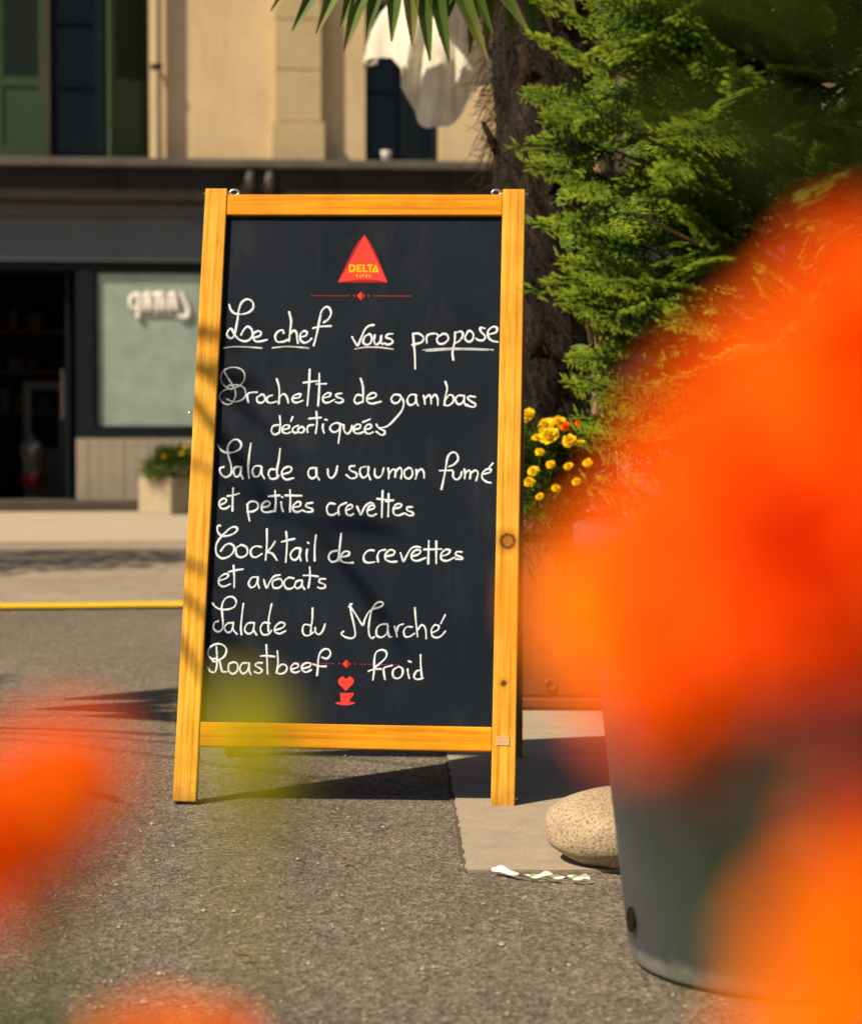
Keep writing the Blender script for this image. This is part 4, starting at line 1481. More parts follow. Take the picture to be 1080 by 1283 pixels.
def crown_r(z):
    for (z0, r0), (z1, r1) in zip(((0, 0.18), (0.12, 0.225), (0.21, 0.255), (0.37, 0.295), (0.55, 0.34), (0.72, 0.335), (1.03, 0.28), (1.43, 0.16), (1.83, 0.02)), ((0.12, 0.225), (0.21, 0.255), (0.37, 0.295), (0.55, 0.34), (0.72, 0.335), (1.03, 0.28), (1.43, 0.16), (1.83, 0.02), (2, 0.0))):
        if z <= z1:
            return r0 + (r1 - r0) * (z - z0) / (z1 - z0)
    return 0.01


nb = 185
for i in range(nb):
    z0 = 0.04 + 1.58 * ((i + rnd(0, 1)) / nb) ** 1.1
    th = i * 2.39996 + rnd(-0.3, 0.3)
    rr = crown_r(z0 + 0.06) * rnd(0.80, 1.08)
    out = Vector((math.cos(th), math.sin(th), 0))
    p0 = Vector((0, 0, z0 - 0.05))
    p1 = p0 + out * rr * 0.35 + Vector((0, 0, 0.07))
    p2 = p0 + out * rr * 0.62 + Vector((0, 0, 0.12))
    tw.tube([p0, p1, p2], [0.0045, 0.003, 0.0018], 5, False)
    k = 7
    for j in range(k):
        f = 0.25 + 0.75 * j / (k - 1)
        bp = p0.lerp(p2, f) + Vector((rnd(-0.01, 0.01), rnd(-0.01, 0.01), rnd(-0.015, 0.02)))
        ang = rnd(-0.8, 0.8) * (1 - 0.6 * f)
        d = Vector((math.cos(th + ang), math.sin(th + ang), rnd(-0.25, 0.75)))
        L = rr * 0.34 * rnd(0.65, 1.2) + 0.03
        its.append((bp, d, Vector((rnd(-0.9, 0.6), rnd(-1.3, 0.3), 0.8)), L, rnd(-0.18, 0.12)))
HERO = [(652, 92), (688, 18), (648, 180), (664, 214), (684, 258), (690, 300), (678, 352), (700, 384), (704, 430), (715, 505), (722, 524), (738, 562), (700, 140), (672, 60), (720, 470), (695, 330), (668, 122), (710, 405), (745, 600), (730, 540)]
for (px, py) in HERO:
    tp = P(px, py, 2.60 + rnd(-0.06, 0.08)) - co
    bp = P(px + rnd(90, 125), py + rnd(8, 50), 2.66 + rnd(-0.04, 0.08)) - co
    its.append((bp, tp - bp, Vector((rnd(-0.3, 0.3), -0.9, 0.7)), (tp - bp).length * 0.88, rnd(0.0, 0.14)))
    tw.tube([Vector((0, 0, bp.z - 0.12)), bp.lerp(Vector((0, 0, bp.z)), 0.4) + Vector((0, 0, -0.04)), bp], [0.004, 0.003, 0.002], 5, False)
b.build('trunk', M_bark, CY, smooth=True)
tw.build('branches', M_bark, CY)
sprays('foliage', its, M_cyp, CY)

# ------------------------------------------------------------------ palm with the fibrous trunk behind the board
m, t, b = nt('palm_fibre')
v = coords(t, scale=(1, 1, 0.35))
c0 = ramp(t, tex_noise(t, v, 26, 6, 0.75), [(0.28, (0.005, 0.003, 0.002)), (0.5, (0.020, 0.012, 0.007)), (0.80, (0.10, 0.062, 0.036))])
t.links.new(c0, b.inputs['Base Color'])
b.inputs['Roughness'].default_value = 0.95
bump(t, b, tex_noise(t, v, 50, 6, 0.7), 0.03)
M_fibre = m
M_strand = mat_leaf('fibre_strand', (0.007, 0.004, 0.003), (0.040, 0.024, 0.013), (0.17, 0.11, 0.065), 0.9, 0.1)
PALM = thing('palm_tree', 'shaggy palm with a brown fibrous trunk behind the right edge of the board', 'palm tree', (0.31, 5.75, 0))


def palm_trunk(root, h, r0, r1, seed, strands=2400):
    random.seed(seed)
    b = MB()
    rings, n = 46, 28
    vs, fs = [], []
    for i in range(rings + 1):
        f = i / rings
        for k in range(n):
            th = 2 * math.pi * k / n
            r = r0 + (r1 - r0) * f
            r *= 1 + 0.22 * noise.noise(Vector((math.cos(th) * 2.2, math.sin(th) * 2.2, f * h * 7 + seed)))
            vs.append((r * math.cos(th), r * math.sin(th), h * f))
    for i in range(rings):
        for k in range(n):
            k2 = (k + 1) % n
            fs.append((i * n + k, i * n + k2, (i + 1) * n + k2, (i + 1) * n + k))
    b.add(vs, fs)
    s = b
    s.cur = 1
    # old leaf bases
    nbt = 40
    for i in range(nbt):
        z = 0.08 + (h - 0.15) * i / nbt
        th = i * 2.39996
        r = r0 + (r1 - r0) * z / h
        o = Vector((math.cos(th), math.sin(th), 0))
        tg = Vector((-math.sin(th), math.cos(th), 0))
        L = rnd(0.05, 0.10)
        p = o * r * 0.9 + Vector((0, 0, z))
        q = p + o * (0.02 + L * 0.35) + Vector((0, 0, L))
        w0, w1 = rnd(0.018, 0.032), rnd(0.005, 0.012)
        tt = rnd(0.1, 0.7)
        s.add([p - tg * w0, p + tg * w0, q + tg * w1, q - tg * w1, p - tg * w0 + o * 0.014, p + tg * w0 + o * 0.014, q + tg * w1 + o * 0.008, q - tg * w1 + o * 0.008],
              [(0, 1, 2, 3), (4, 7, 6, 5), (0, 4, 5, 1), (1, 5, 6, 2), (2, 6, 7, 3), (3, 7, 4, 0)], [tt] * 8)
    tr = s.build('trunk', [M_fibre, M_strand], root, attr=True, smooth=True)
    rs = np.random.RandomState(seed)
    P0, P1, t_ = [], [], []
    for i in range(strands):
        z = rs.uniform(0.02, h)
        th = rs.uniform(0, 6.283)
        r = (r0 + (r1 - r0) * z / h) * rs.uniform(0.92, 1.12)
        p = np.array([r * math.cos(th), r * math.sin(th), z])
        L = rs.uniform(0.04, 0.13)
        tn = rs.uniform(-0.9, 0.9)
        d = np.array([math.cos(th) * rs.uniform(0.1, 0.75) - math.sin(th) * tn, math.sin(th) * rs.uniform(0.1, 0.75) + math.cos(th) * tn, rs.uniform(-1.1, 0.7)])
        d /= np.linalg.norm(d)
        mid = p + d * L * 0.5
        e = mid + (d + np.array([0, 0, -0.5])) * L * 0.45
        tt = rs.uniform(0, 0.9)
        P0 += [p, mid]
        P1 += [mid, e]
        t_ += [tt, tt]
    n_ = len(P0)
    cords_mesh('fibres', np.array(P0), np.array(P1), np.full(n_, 0.0011), np.full(n_, 0.0007), np.array(t_), np.array(t_), M_strand, root)
    return tr


palm_trunk(PALM, 2.35, 0.095, 0.155, 5, 4200)
PO = Vector(PALM.location)


def frond(root, top, hub, nrm_hint, n, L, spread, droop, w=0.030, out=None):
    """one palm leaf: petiole from the crown to the hub and the fan beyond it (local coordinates)"""
    b = MB()
    b.ct = 0.4
    mid = (top + hub) / 2 + Vector((0, 0, 0.10 * (hub - top).length))
    pts = catmull([top, mid, hub], 5)
    b.tube(pts, [0.009 - 0.004 * i / len(pts) for i in range(len(pts))], 6)
    d = out or (hub - mid)
    fan_leaf(b, hub, d, nrm_hint, n, L, spread, droop, w)
    return b.build('frond', M_palm, root, attr=True)


top = Vector((0, 0, 2.33))
frond(PALM, top, P(505, -165, 4.95) - PO, Vector((0.1, -0.8, 0.5)), 22, 0.425, 1.25, 0.22, 0.044, Vector((0.0, -0.15, -1)))
frond(PALM, top, P(620, -175, 5.1) - PO, Vector((0.0, -0.8, 0.5)), 19, 0.42, 1.3, 0.2, 0.042, Vector((0.1, -0.1, -1)))
for i in range(12):
    th = i * 0.56 + 0.2
    el = (0.5, 0.9, 0.2)[i % 3]
    d = Vector((math.cos(th) * math.cos(el), math.sin(th) * math.cos(el), math.sin(el)))
    hub = top + d * rnd(0.50, 0.66) + Vector((0, 0, 0.08))
    frond(PALM, top, hub, Vector((0, 0, 1)) + d * 0.1, 26, 0.48, 2.1, 0.5, 0.032)

# palm out of the picture on the left: its fronds throw the streaky shade on the road and on the board
random.seed(21)
P2 = thing('palm_tree', 'palm standing left of the picture whose fronds shade the road', 'palm tree', (-3.3, 4.15, 0))
palm_trunk(P2, 2.0, 0.085, 0.12, 9, 900)
t2 = Vector((0, 0, 1.98))
for (az, el, ln, nn) in PALM_SHADE:
    a = R(az)
    e = R(el)
    d = Vector((math.cos(a) * math.cos(e), math.sin(a) * math.cos(e), math.sin(e)))
    frond(P2, t2, t2 + d * ln, Vector((0, 0, 1)) + d * 0.1, nn, 0.45, 1.7 if nn > 9 else 0.38, 0.45, 0.028 if nn > 9 else 0.04)

# three long arching fronds of the same palm that throw soft patches of shade on the board
for (px, py, tt, nb_) in BOARD_SHADE:
    w_ = BM @ Vector((*onboard(px, py), 0)) + SUN_DIR * tt - Vector(P2.location)
    d = w_ - t2
    d.z = 0
    frond(P2, t2, w_ - d.normalized() * 0.10, Vector((0, 0, 1)) + d * 0.1, nb_, 0.20, 0.7, 0.3, 0.022, d)

# street tree out of the picture on the left: dappled shade across the far road
random.seed(27)
TREE = thing('street_tree', 'leafy street tree left of the picture shading the far side of the road', 'tree', (-5.6, 9.9, 0))
b = MB()
b.tube([(0, 0, 0), (0.03, 0.02, 1.2), (-0.02, 0.0, 2.4), (0.02, 0.03, 3.4), (0, 0, 4.3)], [0.13, 0.11, 0.09, 0.06, 0.015], 12)
cl_ = []
for i in range(22):
    th = i * 2.4
    e_ = Vector((math.cos(th) * rnd(0.6, 1.45), math.sin(th) * rnd(0.5, 1.1), 2.7 + 2.2 * i / 22 + rnd(-0.2, 0.2)))
    b.tube(catmull([Vector((0, 0, 2.0 + 1.6 * i / 22)), e_ * 0.5 + Vector((0, 0, 1.25 + 0.6 * i / 22)), e_], 4), [0.03 - 0.0027 * k for k in range(9)], 6, False)
    cl_.append(e_)
b.build('trunk', M_bark, TREE, smooth=True)
b = MB()
for e_ in cl_:
    for k in range(95):
        q = Vector((random.gauss(0, 0.24), random.gauss(0, 0.24), random.gauss(0, 0.17)))
        leaflet(b, e_ + q, Vector((rnd(-1, 1), rnd(-1, 1), rnd(-0.6, 0.4))), Vector((rnd(-0.5, 0.5), rnd(-0.5, 0.5), 1)), rnd(0.07, 0.13), rnd(0.04, 0.07), rnd(0.1, 0.9), 0.15, 3)
b.build('crown', M_ivy, TREE, attr=True)

# ------------------------------------------------------------------ terracotta box of marigolds behind the board
random.seed(33)
m, t, b = nt('terracotta')
v = coords(t)
c0 = ramp(t, tex_noise(t, v, 7, 6, 0.65), [(0.3, (0.15, 0.032, 0.006)), (0.7, (0.21, 0.050, 0.010))])
t.links.new(c0, b.inputs['Base Color'])
b.inputs['Roughness'].default_value = 0.8
bump(t, b, tex_noise(t, v, 120, 4), 0.001)
M_terra = m
bl, br_ = G(640, 893), G(770, 891)
BXW = 0.86
TB = thing('flower_box', 'terracotta coloured flower box behind the board, planted with yellow marigolds', 'flower box', (0.56, bl.y + 0.17, 0.008))
b = MB()
hx_, hy_, hh = 0.42, 0.165, 0.47
b.box((-hx_, -hy_, 0.03), (hx_, hy_, hh - 0.03))
b.box((-hx_ - 0.012, -hy_ - 0.012, hh - 0.03), (hx_ + 0.012, hy_ + 0.012, hh))
b.box((-hx_ + 0.01, -hy_ - 0.006, 0.0), (hx_ - 0.01, hy_ + 0.006, 0.0299))
b.build('box', M_terra, TB, bevel=0.008)
b = MB()
q = P(690, 883, bl.y) - Vector(TB.location)
ring = [(q.x + 0.013 * math.cos(a), -hy_ - 0.002, 0.062 + 0.013 * math.sin(a)) for a in [i * math.pi / 8 for i in range(17)]]
b.tube(ring, 0.004, 6, False)
b.build('drain_plug', M_terra, TB, smooth=True)
b = MB()
b.box((-hx_ + 0.02, -hy_ + 0.02, hh + 0.0005), (hx_ - 0.02, hy_ - 0.02, hh + 0.006))
b.build('soil', M_soil, TB)


def bushy(name, label, loc, rad, h, nleaf, heads, leafL=0.07, leafW=0.022, group=None, cat='flower', pet_r=0.022, mats=None):
    """bedding plant: leaf mass, stems and separate flower heads"""
    o = thing(name, label, cat, loc, 0, group or ('marigolds in the terracotta flower box' if name == 'marigold' else None))
    b = MB()
    for i in range(nleaf):
        th = rnd(0, 6.283)
        el = rnd(0.0, 1.4)
        f = rnd(0.55, 1.0)
        dr = Vector((math.cos(th) * math.cos(el), math.sin(th) * math.cos(el), math.sin(el)))
        p = Vector((dr.x * rad * f, dr.y * rad * f, dr.z * h * f + 0.01))
        pinnate(b, p * 0.9, dr + Vector((rnd(-0.5, 0.5), rnd(-0.5, 0.5), rnd(-0.6, 0.2))), leafL * rnd(0.7, 1.2), leafW, 4)
    for i in range(14):
        th = rnd(0, 6.283)
        q = Vector((math.cos(th) * rad * 0.6, math.sin(th) * rad * 0.6, h * rnd(0.5, 0.8)))
        b.ct = 0.4
        b.tube([Vector((0, 0, 0)), q * 0.5 + Vector((0, 0, 0.02)), q], [0.003, 0.0022, 0.0015], 5, False)
    b.build('foliage', M_leaf, o, attr=True)
    for (hp, r, mat) in heads:
        c = Vector(hp) - Vector(loc)
        nr = Vector((rnd(-0.5, 0.1), rnd(-0.9, -0.5), rnd(0.4, 0.9)))
        s = MB()
        s.ct = 0.5
        s.tube([Vector((c.x * 0.4, c.y * 0.4, h * 0.3)), c - nr.normalized() * r * 0.8 + Vector((0, 0, -0.02)), c - nr.normalized() * r * 0.6], [0.002, 0.0018, 0.002], 6)
        calyx(s, c, nr, r)
        f = MB()
        marigold_head(f, c, nr, r, 5)
        fo = f.build('flower', mat, o, attr=True, smooth=True)
        s.build('stem', M_stem, fo, attr=True)
    return o


by = bl.y + 0.03
hd = lambda px, py, dd, r, mt: (P(px, py, by + dd), r, mt)
zb = 0.008 + hh + 0.006
bushy('marigold', 'yellow flowered marigold in the terracotta box, showing beside the right board post', (P(676, 600, by + 0.05).x, by + 0.06, zb), 0.115, 0.21, 330,
      [hd(684, 534, 0.0, 0.022, M_yellow), hd(700, 530, 0.02, 0.021, M_yellow), hd(688, 546, -0.04, 0.025, M_yellow), hd(661, 520, 0.03, 0.018, M_yellow), hd(668, 590, -0.10, 0.014, M_yellow), hd(663, 604, -0.11, 0.014, M_yellow), hd(676, 566, -0.07, 0.011, M_yellow), hd(690, 582, -0.08, 0.011, M_yellow), hd(672, 548, -0.03, 0.012, M_yellow), hd(697, 612, -0.11, 0.012, M_yellow), hd(676, 622, -0.12, 0.010, M_yellow)], group=None)
bushy('marigold', 'orange and yellow flowered marigold in the terracotta box, right of the yellow one', (P(722, 600, by + 0.05).x, by + 0.10, zb), 0.115, 0.21, 330,
      [hd(708, 534, 0.0, 0.012, M_orange), hd(713, 552, -0.05, 0.019, M_yellow), hd(726, 530, 0.03, 0.013, M_orange), hd(728, 556, -0.03, 0.013, M_yellow), hd(712, 584, -0.08, 0.011, M_yellow), hd(736, 580, -0.06, 0.012, M_yellow), hd(722, 604, -0.10, 0.011, M_yellow), hd(748, 545, 0.0, 0.014, M_yellow)])
bushy('marigold', 'marigold at the far right of the terracotta box, behind the grey pot', (0.74, by + 0.08, zb), 0.12, 0.21, 120,
      [hd(800, 545, 0.0, 0.02, M_orange), hd(780, 560, 0.0, 0.02, M_yellow)])
bushy('marigold', 'marigold at the left end of the terracotta box, hidden behind the board', (0.22, by + 0.1, zb), 0.09, 0.14, 50, [(Vector((0.2, by, zb + 0.15)), 0.02, M_yellow)])

# trailing spray below the marigolds
random.seed(41)

# broad leaved shrub between palm and conifer
SHR = thing('leafy_shrub', 'bright broad leaved shrub between the palm trunk and the conifer', 'shrub', (0.42, 4.45, 0))
b = MB()
spot = [(708, 232, 4.3, 0.05), (704, 246, 4.35, 0.045), (716, 288, 4.3, 0.05), (738, 300, 4.3, 0.05), (742, 380, 4.4, 0.05), (750, 440, 4.4, 0.05), (748, 350, 4.3, 0.05), (755, 250, 4.3, 0.05), (760, 320, 4.3, 0.05), (765, 390, 4.3, 0.05), (752, 480, 4.4, 0.04)]
tops = []
for (px, py, dd, s) in spot:
    for k in range(5):
        p = P(px + rnd(-12, 12), py + rnd(-12, 12), dd + rnd(-0.06, 0.06)) - Vector(SHR.location)
        d = Vector((rnd(-1, 0.6), rnd(-1, 0.3), rnd(-0.5, 0.6)))
        leaflet(b, p, d, Vector((rnd(-0.5, 0.2), -0.6, 0.8)), s * rnd(0.7, 1.1), s * rnd(0.6, 0.8), rnd(0.2, 1.0), 0.12, 5)
    tops.append(P(px, py, dd) - Vector(SHR.location))
b.build('foliage', M_ivy, SHR, attr=True)
b = MB()
for q in tops:
    b.tube(catmull([Vector((rnd(-0.02, 0.02), rnd(-0.02, 0.02), 0.0)), Vector((q.x * 0.3, q.y * 0.3, q.z * 0.55)), q], 4), 0.0028, 5, False)
b.build('stems', M_bark, SHR)

# ------------------------------------------------------------------ stone, wrapper, poles
m, t, b = nt('pale_granite')
v = coords(t)
c0 = ramp(t, tex_noise(t, v, 210, 4, 0.7), [(0.34, (0.13, 0.09, 0.055)), (0.47, (0.47, 0.365, 0.245)), (0.75, (0.62, 0.51, 0.37))])
c0 = mix(t, 0.8, c0, ramp(t, tex_noise(t, v, 14, 5, 0.6), [(0.3, (0.80, 0.76, 0.70)), (0.7, (1.08, 1.06, 1.02))]), 'MULTIPLY')
t.links.new(c0, b.inputs['Base Color'])
b.inputs['Roughness'].default_value = 0.85
bump(t, b, tex_noise(t, v, 170, 5, 0.7), 0.006)
ST_M = m
bm = bmesh.new()
bmesh.ops.create_icosphere(bm, subdivisions=5, radius=1)
for vv in bm.verts:
    p = vv.co.copy()
    nz = noise.noise(p * 1.1 + Vector((3, 1, 7))) * 0.06 + noise.noise(p * 2.7) * 0.025
    zz = p.z
    zz = math.copysign(abs(zz) ** 0.80, zz)
    vv.co = Vector((p.x * 0.152, p.y * 0.13, zz * 0.062)) * (1 + nz)
zmin = min(vv.co.z for vv in bm.verts)
for vv in bm.verts:
    vv.co.z = max(vv.co.z - zmin - 0.010, 0.0)
me = bpy.data.meshes.new('boulder')
bm.to_mesh(me)
bm.free()
me.materials.append(ST_M)
me.polygons.foreach_set('use_smooth', [True] * len(me.polygons))
bo = bpy.data.objects.new('boulder', me)
COL.objects.link(bo)
bo.location = (0.336, 3.33, 0.004)
tag(bo, 'rounded pale speckled stone lying on the paving beside the grey pot', 'stone')

WR = MB()
pts = [G(616, 1089, 0.009), G(636, 1092, 0.011), G(660, 1098, 0.009), G(682, 1096, 0.013), G(705, 1100, 0.009), G(722, 1099, 0.012), G(739, 1101, 0.009)]
ws = [0.0065, 0.0045, 0.0022, 0.0042, 0.0024, 0.003, 0.0065]
pp = catmull(pts, 5)
vs, fs = [], []
for i, p in enumerate(pp):
    f = i / (len(pp) - 1) * 6
    k = min(5, int(f))
    w = ws[k] + (ws[k + 1] - ws[k]) * (f - k)
    an = 0.5 + 0.8 * math.sin(i * 0.55)
    o = Vector((0.15, math.cos(an), math.sin(an))) * w
    for s in (-1, -0.35, 0.3, 1):
        q = p + o * s + Vector((0, 0, 0.003 * math.cos(s * 3 + i)))
        q.z = max(q.z, 0.0075)
        vs.append(q)
for i in range(len(pp) - 1):
    for j in range(3):
        fs.append((i * 4 + j, i * 4 + j + 1, i * 4 + j + 5, i * 4 + j + 4))
for k, f in enumerate(fs):
    WR.cur = 1 if (k % 3 == 1 and 6 < k // 3 < 26) else 0
    WR.f.append(f)
    WR.mi.append(WR.cur)
WR.v = [tuple(p) for p in vs]
WR.tint = [0.5] * len(vs)
tag(WR.build('paper_wrapper', [mat_plain('white_paper', (0.70, 0.66, 0.60), 0.5, 0.06, 60), mat_plain('green_print', (0.22, 0.33, 0.16), 0.5, 0.3, 60)], None, smooth=True), 'torn twisted white and green paper wrapper lying on the asphalt by the paving edge', 'litter')

q = P(747, 240, 6.6)
STK = MB()
STK.tube([(q.x, q.y, 0), (q.x + 0.004, q.y, 1.25), (q.x, q.y, 1.62)], [0.018, 0.016, 0.013], 10)
tag(STK.build('wooden_stake', mat_plain('pinkish_wood', (0.55, 0.33, 0.20), 0.8, 0.15, 20), None, smooth=True), 'bare pinkish wooden stake between the palm trunk and the conifer', 'stake')

# ------------------------------------------------------------------ half folded cream parasol across the street side
M_canvas = mat_leaf('cream_canvas', (0.80, 0.76, 0.68), (0.86, 0.82, 0.74), None, 0.85, 0.30, attr=False)
D0 = 9.0
q = P(600, 556, D0)
PAR = thing('parasol', 'half folded cream canvas parasol hanging open in front of the house, left of the palm', 'parasol', (P(575, 556, D0).x, D0, 0))
PL = Vector(PAR.location)
apex = P(568, -30, D0) - PL
rim = [(456, 83, -0.10), (484, 72, -0.16), (506, 98, -0.30), (520, 150, -0.34), (545, 161, -0.36), (575, 148, -0.34), (592, 112, -0.30), (612, 104, -0.20), (648, 78, -0.05), (640, 40, 0.2), (600, 30, 0.34), (550, 40, 0.36), (510, 60, 0.28), (480, 70, 0.1)]
rim3 = [P(px, py, D0 + dd) - PL for px, py, dd in rim]
rim3 = catmull(rim3 + [rim3[0]], 4)[:-1]
b = MB()
n = len(rim3)
rings = 9
vs, fs = [], []
for i in range(rings + 1):
    f = i / rings
    for k in range(n):
        r_ = rim3[k]
        p = apex.lerp(r_, f)
        o = Vector((r_.x - apex.x, r_.y - apex.y, 0)).normalized()
        bul = 0.10 * math.sin(f * math.pi) + 0.03 * f * math.sin(k * 0.9) + 0.02 * math.sin(k * 1.7 + f * 5) * f
        vs.append(p + o * bul + Vector((0, 0, 0.05 * math.sin(f * math.pi))))
for i in range(rings):
    for k in range(n):
        k2 = (k + 1) % n
        fs.append((i * n + k, (i + 1) * n + k, (i + 1) * n + k2, i * n + k2))
b.add(vs, fs)
b.build('canopy', M_canvas, PAR, smooth=True)
b = MB()
b.tube([(0.33, 0.0, 0.03), (0.33, 0.0, apex.z - 0.12), (0.03, 0.0, apex.z + 0.03)], 0.019, 12)
b.build('pole', M_frame, PAR, smooth=True)
b = MB()
b.lathe([(0, 0), (0.25, 0), (0.25, 0.05), (0.06, 0.08), (0.04, 0.2)], 24, (0.33, 0, 0.004), cap=False)
b.build('base', M_frame, PAR, smooth=True)
b = MB()
for k in (0, 8, 24, 32):
    b.tube([apex + Vector((0, 0, 0.02)), apex.lerp(rim3[k % n], 0.5) + Vector((0, 0, -0.03)), rim3[k % n]], 0.006, 6)
b.build('ribs', M_frame, PAR)
# open parasols added above the picture to shade the folded one and the conifer
def shade_parasol(label, x, y, w, z, polex, poley):
    o = thing('parasol', label, 'parasol', (polex, poley, 0), 0, 'open grey parasols added for shade')
    b = MB()
    cx, cy = x - polex, y - poley
    h = w / 2
    ap = Vector((cx, cy, z + 0.34))
    cr = [Vector((cx + sx * h, cy + sy * h, z)) for sx, sy in ((-1, -1), (1, -1), (1, 1), (-1, 1))]
    for i in range(4):
        p, q = cr[i], cr[(i + 1) % 4]
        m = (p + q) / 2 + Vector((0, 0, 0.05))
        dn = Vector((0, 0, -0.17))
        vs = [ap, p, m, q, p + dn, m + dn, q + dn]
        b.add(vs, [(0, 1, 2), (0, 2, 3), (1, 4, 5, 2), (2, 5, 6, 3)])
    b.build('canopy', M_canvas2, o)
    b = MB()
    b.tube([(0, 0, 0.02), (0, 0, z + 0.02), (cx, cy, z + 0.33)], 0.02, 12)
    b.build('pole', mat_green, o, smooth=True)
    b = MB()
    for c in cr:
        b.tube([ap - Vector((0, 0, 0.02)), c - Vector((0, 0, 0.02)) * 1.0], 0.009, 6)
    b.build('ribs', mat_green, o)
    b = MB()
    b.lathe([(0, 0), (0.28, 0), (0.28, 0.05), (0.06, 0.08), (0.03, 0.2)], 24, (0, 0, 0.006), cap=False)
    b.build('base', mat_green, o, smooth=True)
    return o


mat_green = mat_plain('dark_green_metal', (0.03, 0.045, 0.025), 0.5, 0.1)
M_canvas2 = mat_leaf('grey_canvas', (0.30, 0.28, 0.23), (0.34, 0.32, 0.27), None, 0.85, 0.12, attr=False)
shade_parasol('open grey parasol added above the picture to shade the folded one, its pole behind the palm trunk', 0.38, 7.38, 2.0, 2.86, 0.38, 7.41)
shade_parasol('open grey parasol added above the picture to shade the top of the conifer', -0.27, 1.80, 1.25, 3.0, 0.95, 1.5)
shade_parasol('open grey parasol canopy added above the picture for shade, on a thin dark green pole seen through the conifer', 0.72, 9.35, 2.0, 3.02, P(765, 300, 9.3).x, 9.3)
# slab and railing added above the picture to shade the right of the wall
b = MB()
bx0 = fx(500)
b.box((bx0, -1.25, ZC + 2.5), (bx0 + 7.0, -0.001, ZC + 2.68))
for i in range(48):
    b.box((bx0 + 0.03 + i * 0.145, -1.23, ZC + 2.68), (bx0 + 0.05 + i * 0.145, -1.21, ZC + 3.6))
b.box((bx0, -1.245, ZC + 3.6), (bx0 + 7.0, -1.195, ZC + 3.65))
b.build('shade_balcony', M_corn_top, HOUSE)

# plant in the stone trough across the street
random.seed(52)
qz = Vector(ST.location)
hts = [P(206, 572, 19.6), P(228, 568, 19.55), P(196, 586, 19.7), P(232, 560, 19.6)]
TP = bushy('trough_plant', 'low green plant with small yellow flowers in the stone trough across the street', (qz.x, qz.y, 0.37), 0.30, 0.20, 330, [(h, 0.016, M_yellow) for h in hts], 0.13, 0.06, cat='plant')

# ------------------------------------------------------------------ grit, dry leaves and crumbs lying on the asphalt
random.seed(61)
M_dry = mat_leaf('dry_leaf', (0.25, 0.10, 0.03), (0.45, 0.22, 0.08), None, 0.8, 0.1)
for (px, py, s, rz, lab) in ((115, 897, 0.022, 0.4, 'curled orange dry leaf on the road left of the board'), (306, 1208, 0.011, 0.1, 'small brown dry leaf on the asphalt in front of the board'),
                             (430, 1085, 0.008, 1.0, 'tiny reddish dry leaf on the asphalt below the board shadow'), (690, 1045, 0.007, 2.0, 'tiny dry leaf on the pale paving beside the round stone')):
    b = MB()
    p = G(px, py)
    leaflet(b, Vector((-s, 0, 0.002)), Vector((1, 0, 0.15)), Vector((0, 0.2, 1)), s * 2, s * 1.0, 0.7, 0.35, 5)
    o = b.build('dry_leaf', M_dry, None, attr=True)
    o.location = (p.x, p.y, 0.008)
    o.rotation_euler = (0, 0, rz)
    tag(o, lab, 'leaf', 'dry leaves on the ground')
b = MB()
M_grit = mat_plain('pale_grit', (0.34, 0.30, 0.25), 0.9, 0.35, 90)
for i in range(900):
    y = 2.35 + 3.4 * random.random() ** 1.5
    x = rnd(-0.24, 0.24) * y
    if x > 0.05 and y > 3.2:
        continue
    s = rnd(0.0012, 0.0034) * (1 if random.random() < 0.95 else 1.8)
    c = Vector((x, y, s * 0.35))
    pts = [c + Vector((rnd(-1, 1), rnd(-1, 1), 0)).normalized() * s * rnd(0.7, 1.2) for _ in range(4)]
    an0 = rnd(0, 6)
    ring = [c + Vector((math.cos(an0 + k * 1.257), math.sin(an0 + k * 1.257), rnd(-0.2, 0.2))) * s * rnd(0.7, 1.2) for k in range(5)]
    tp = c + Vector((rnd(-0.3, 0.3) * s, rnd(-0.3, 0.3) * s, s * 0.8))
    b.add(ring + [tp], [(k, (k + 1) % 5, 5) for k in range(5)])
go = b.build('grit', M_grit)
go['kind'] = 'stuff'
go['label'] = 'loose pale grit scattered on the asphalt'

# ------------------------------------------------------------------ flowers right in front of the lens
random.seed(71)
TR = thing('flower_trough', 'low trough of orange marigolds just in front of the camera', 'flower trough', (0.0, 0.36, 0.0))
b = MB()
b.box((-0.55, -0.22, 0.0), (0.55, 0.32, 0.30))
b.box((-0.565, -0.235, 0.30), (0.565, 0.335, 0.325))
b.build('box', M_terra, TR, bevel=0.006)
b = MB()
b.box((-0.53, -0.20, 0.3252), (0.53, 0.30, 0.333))
b.build('soil', M_soil, TR)


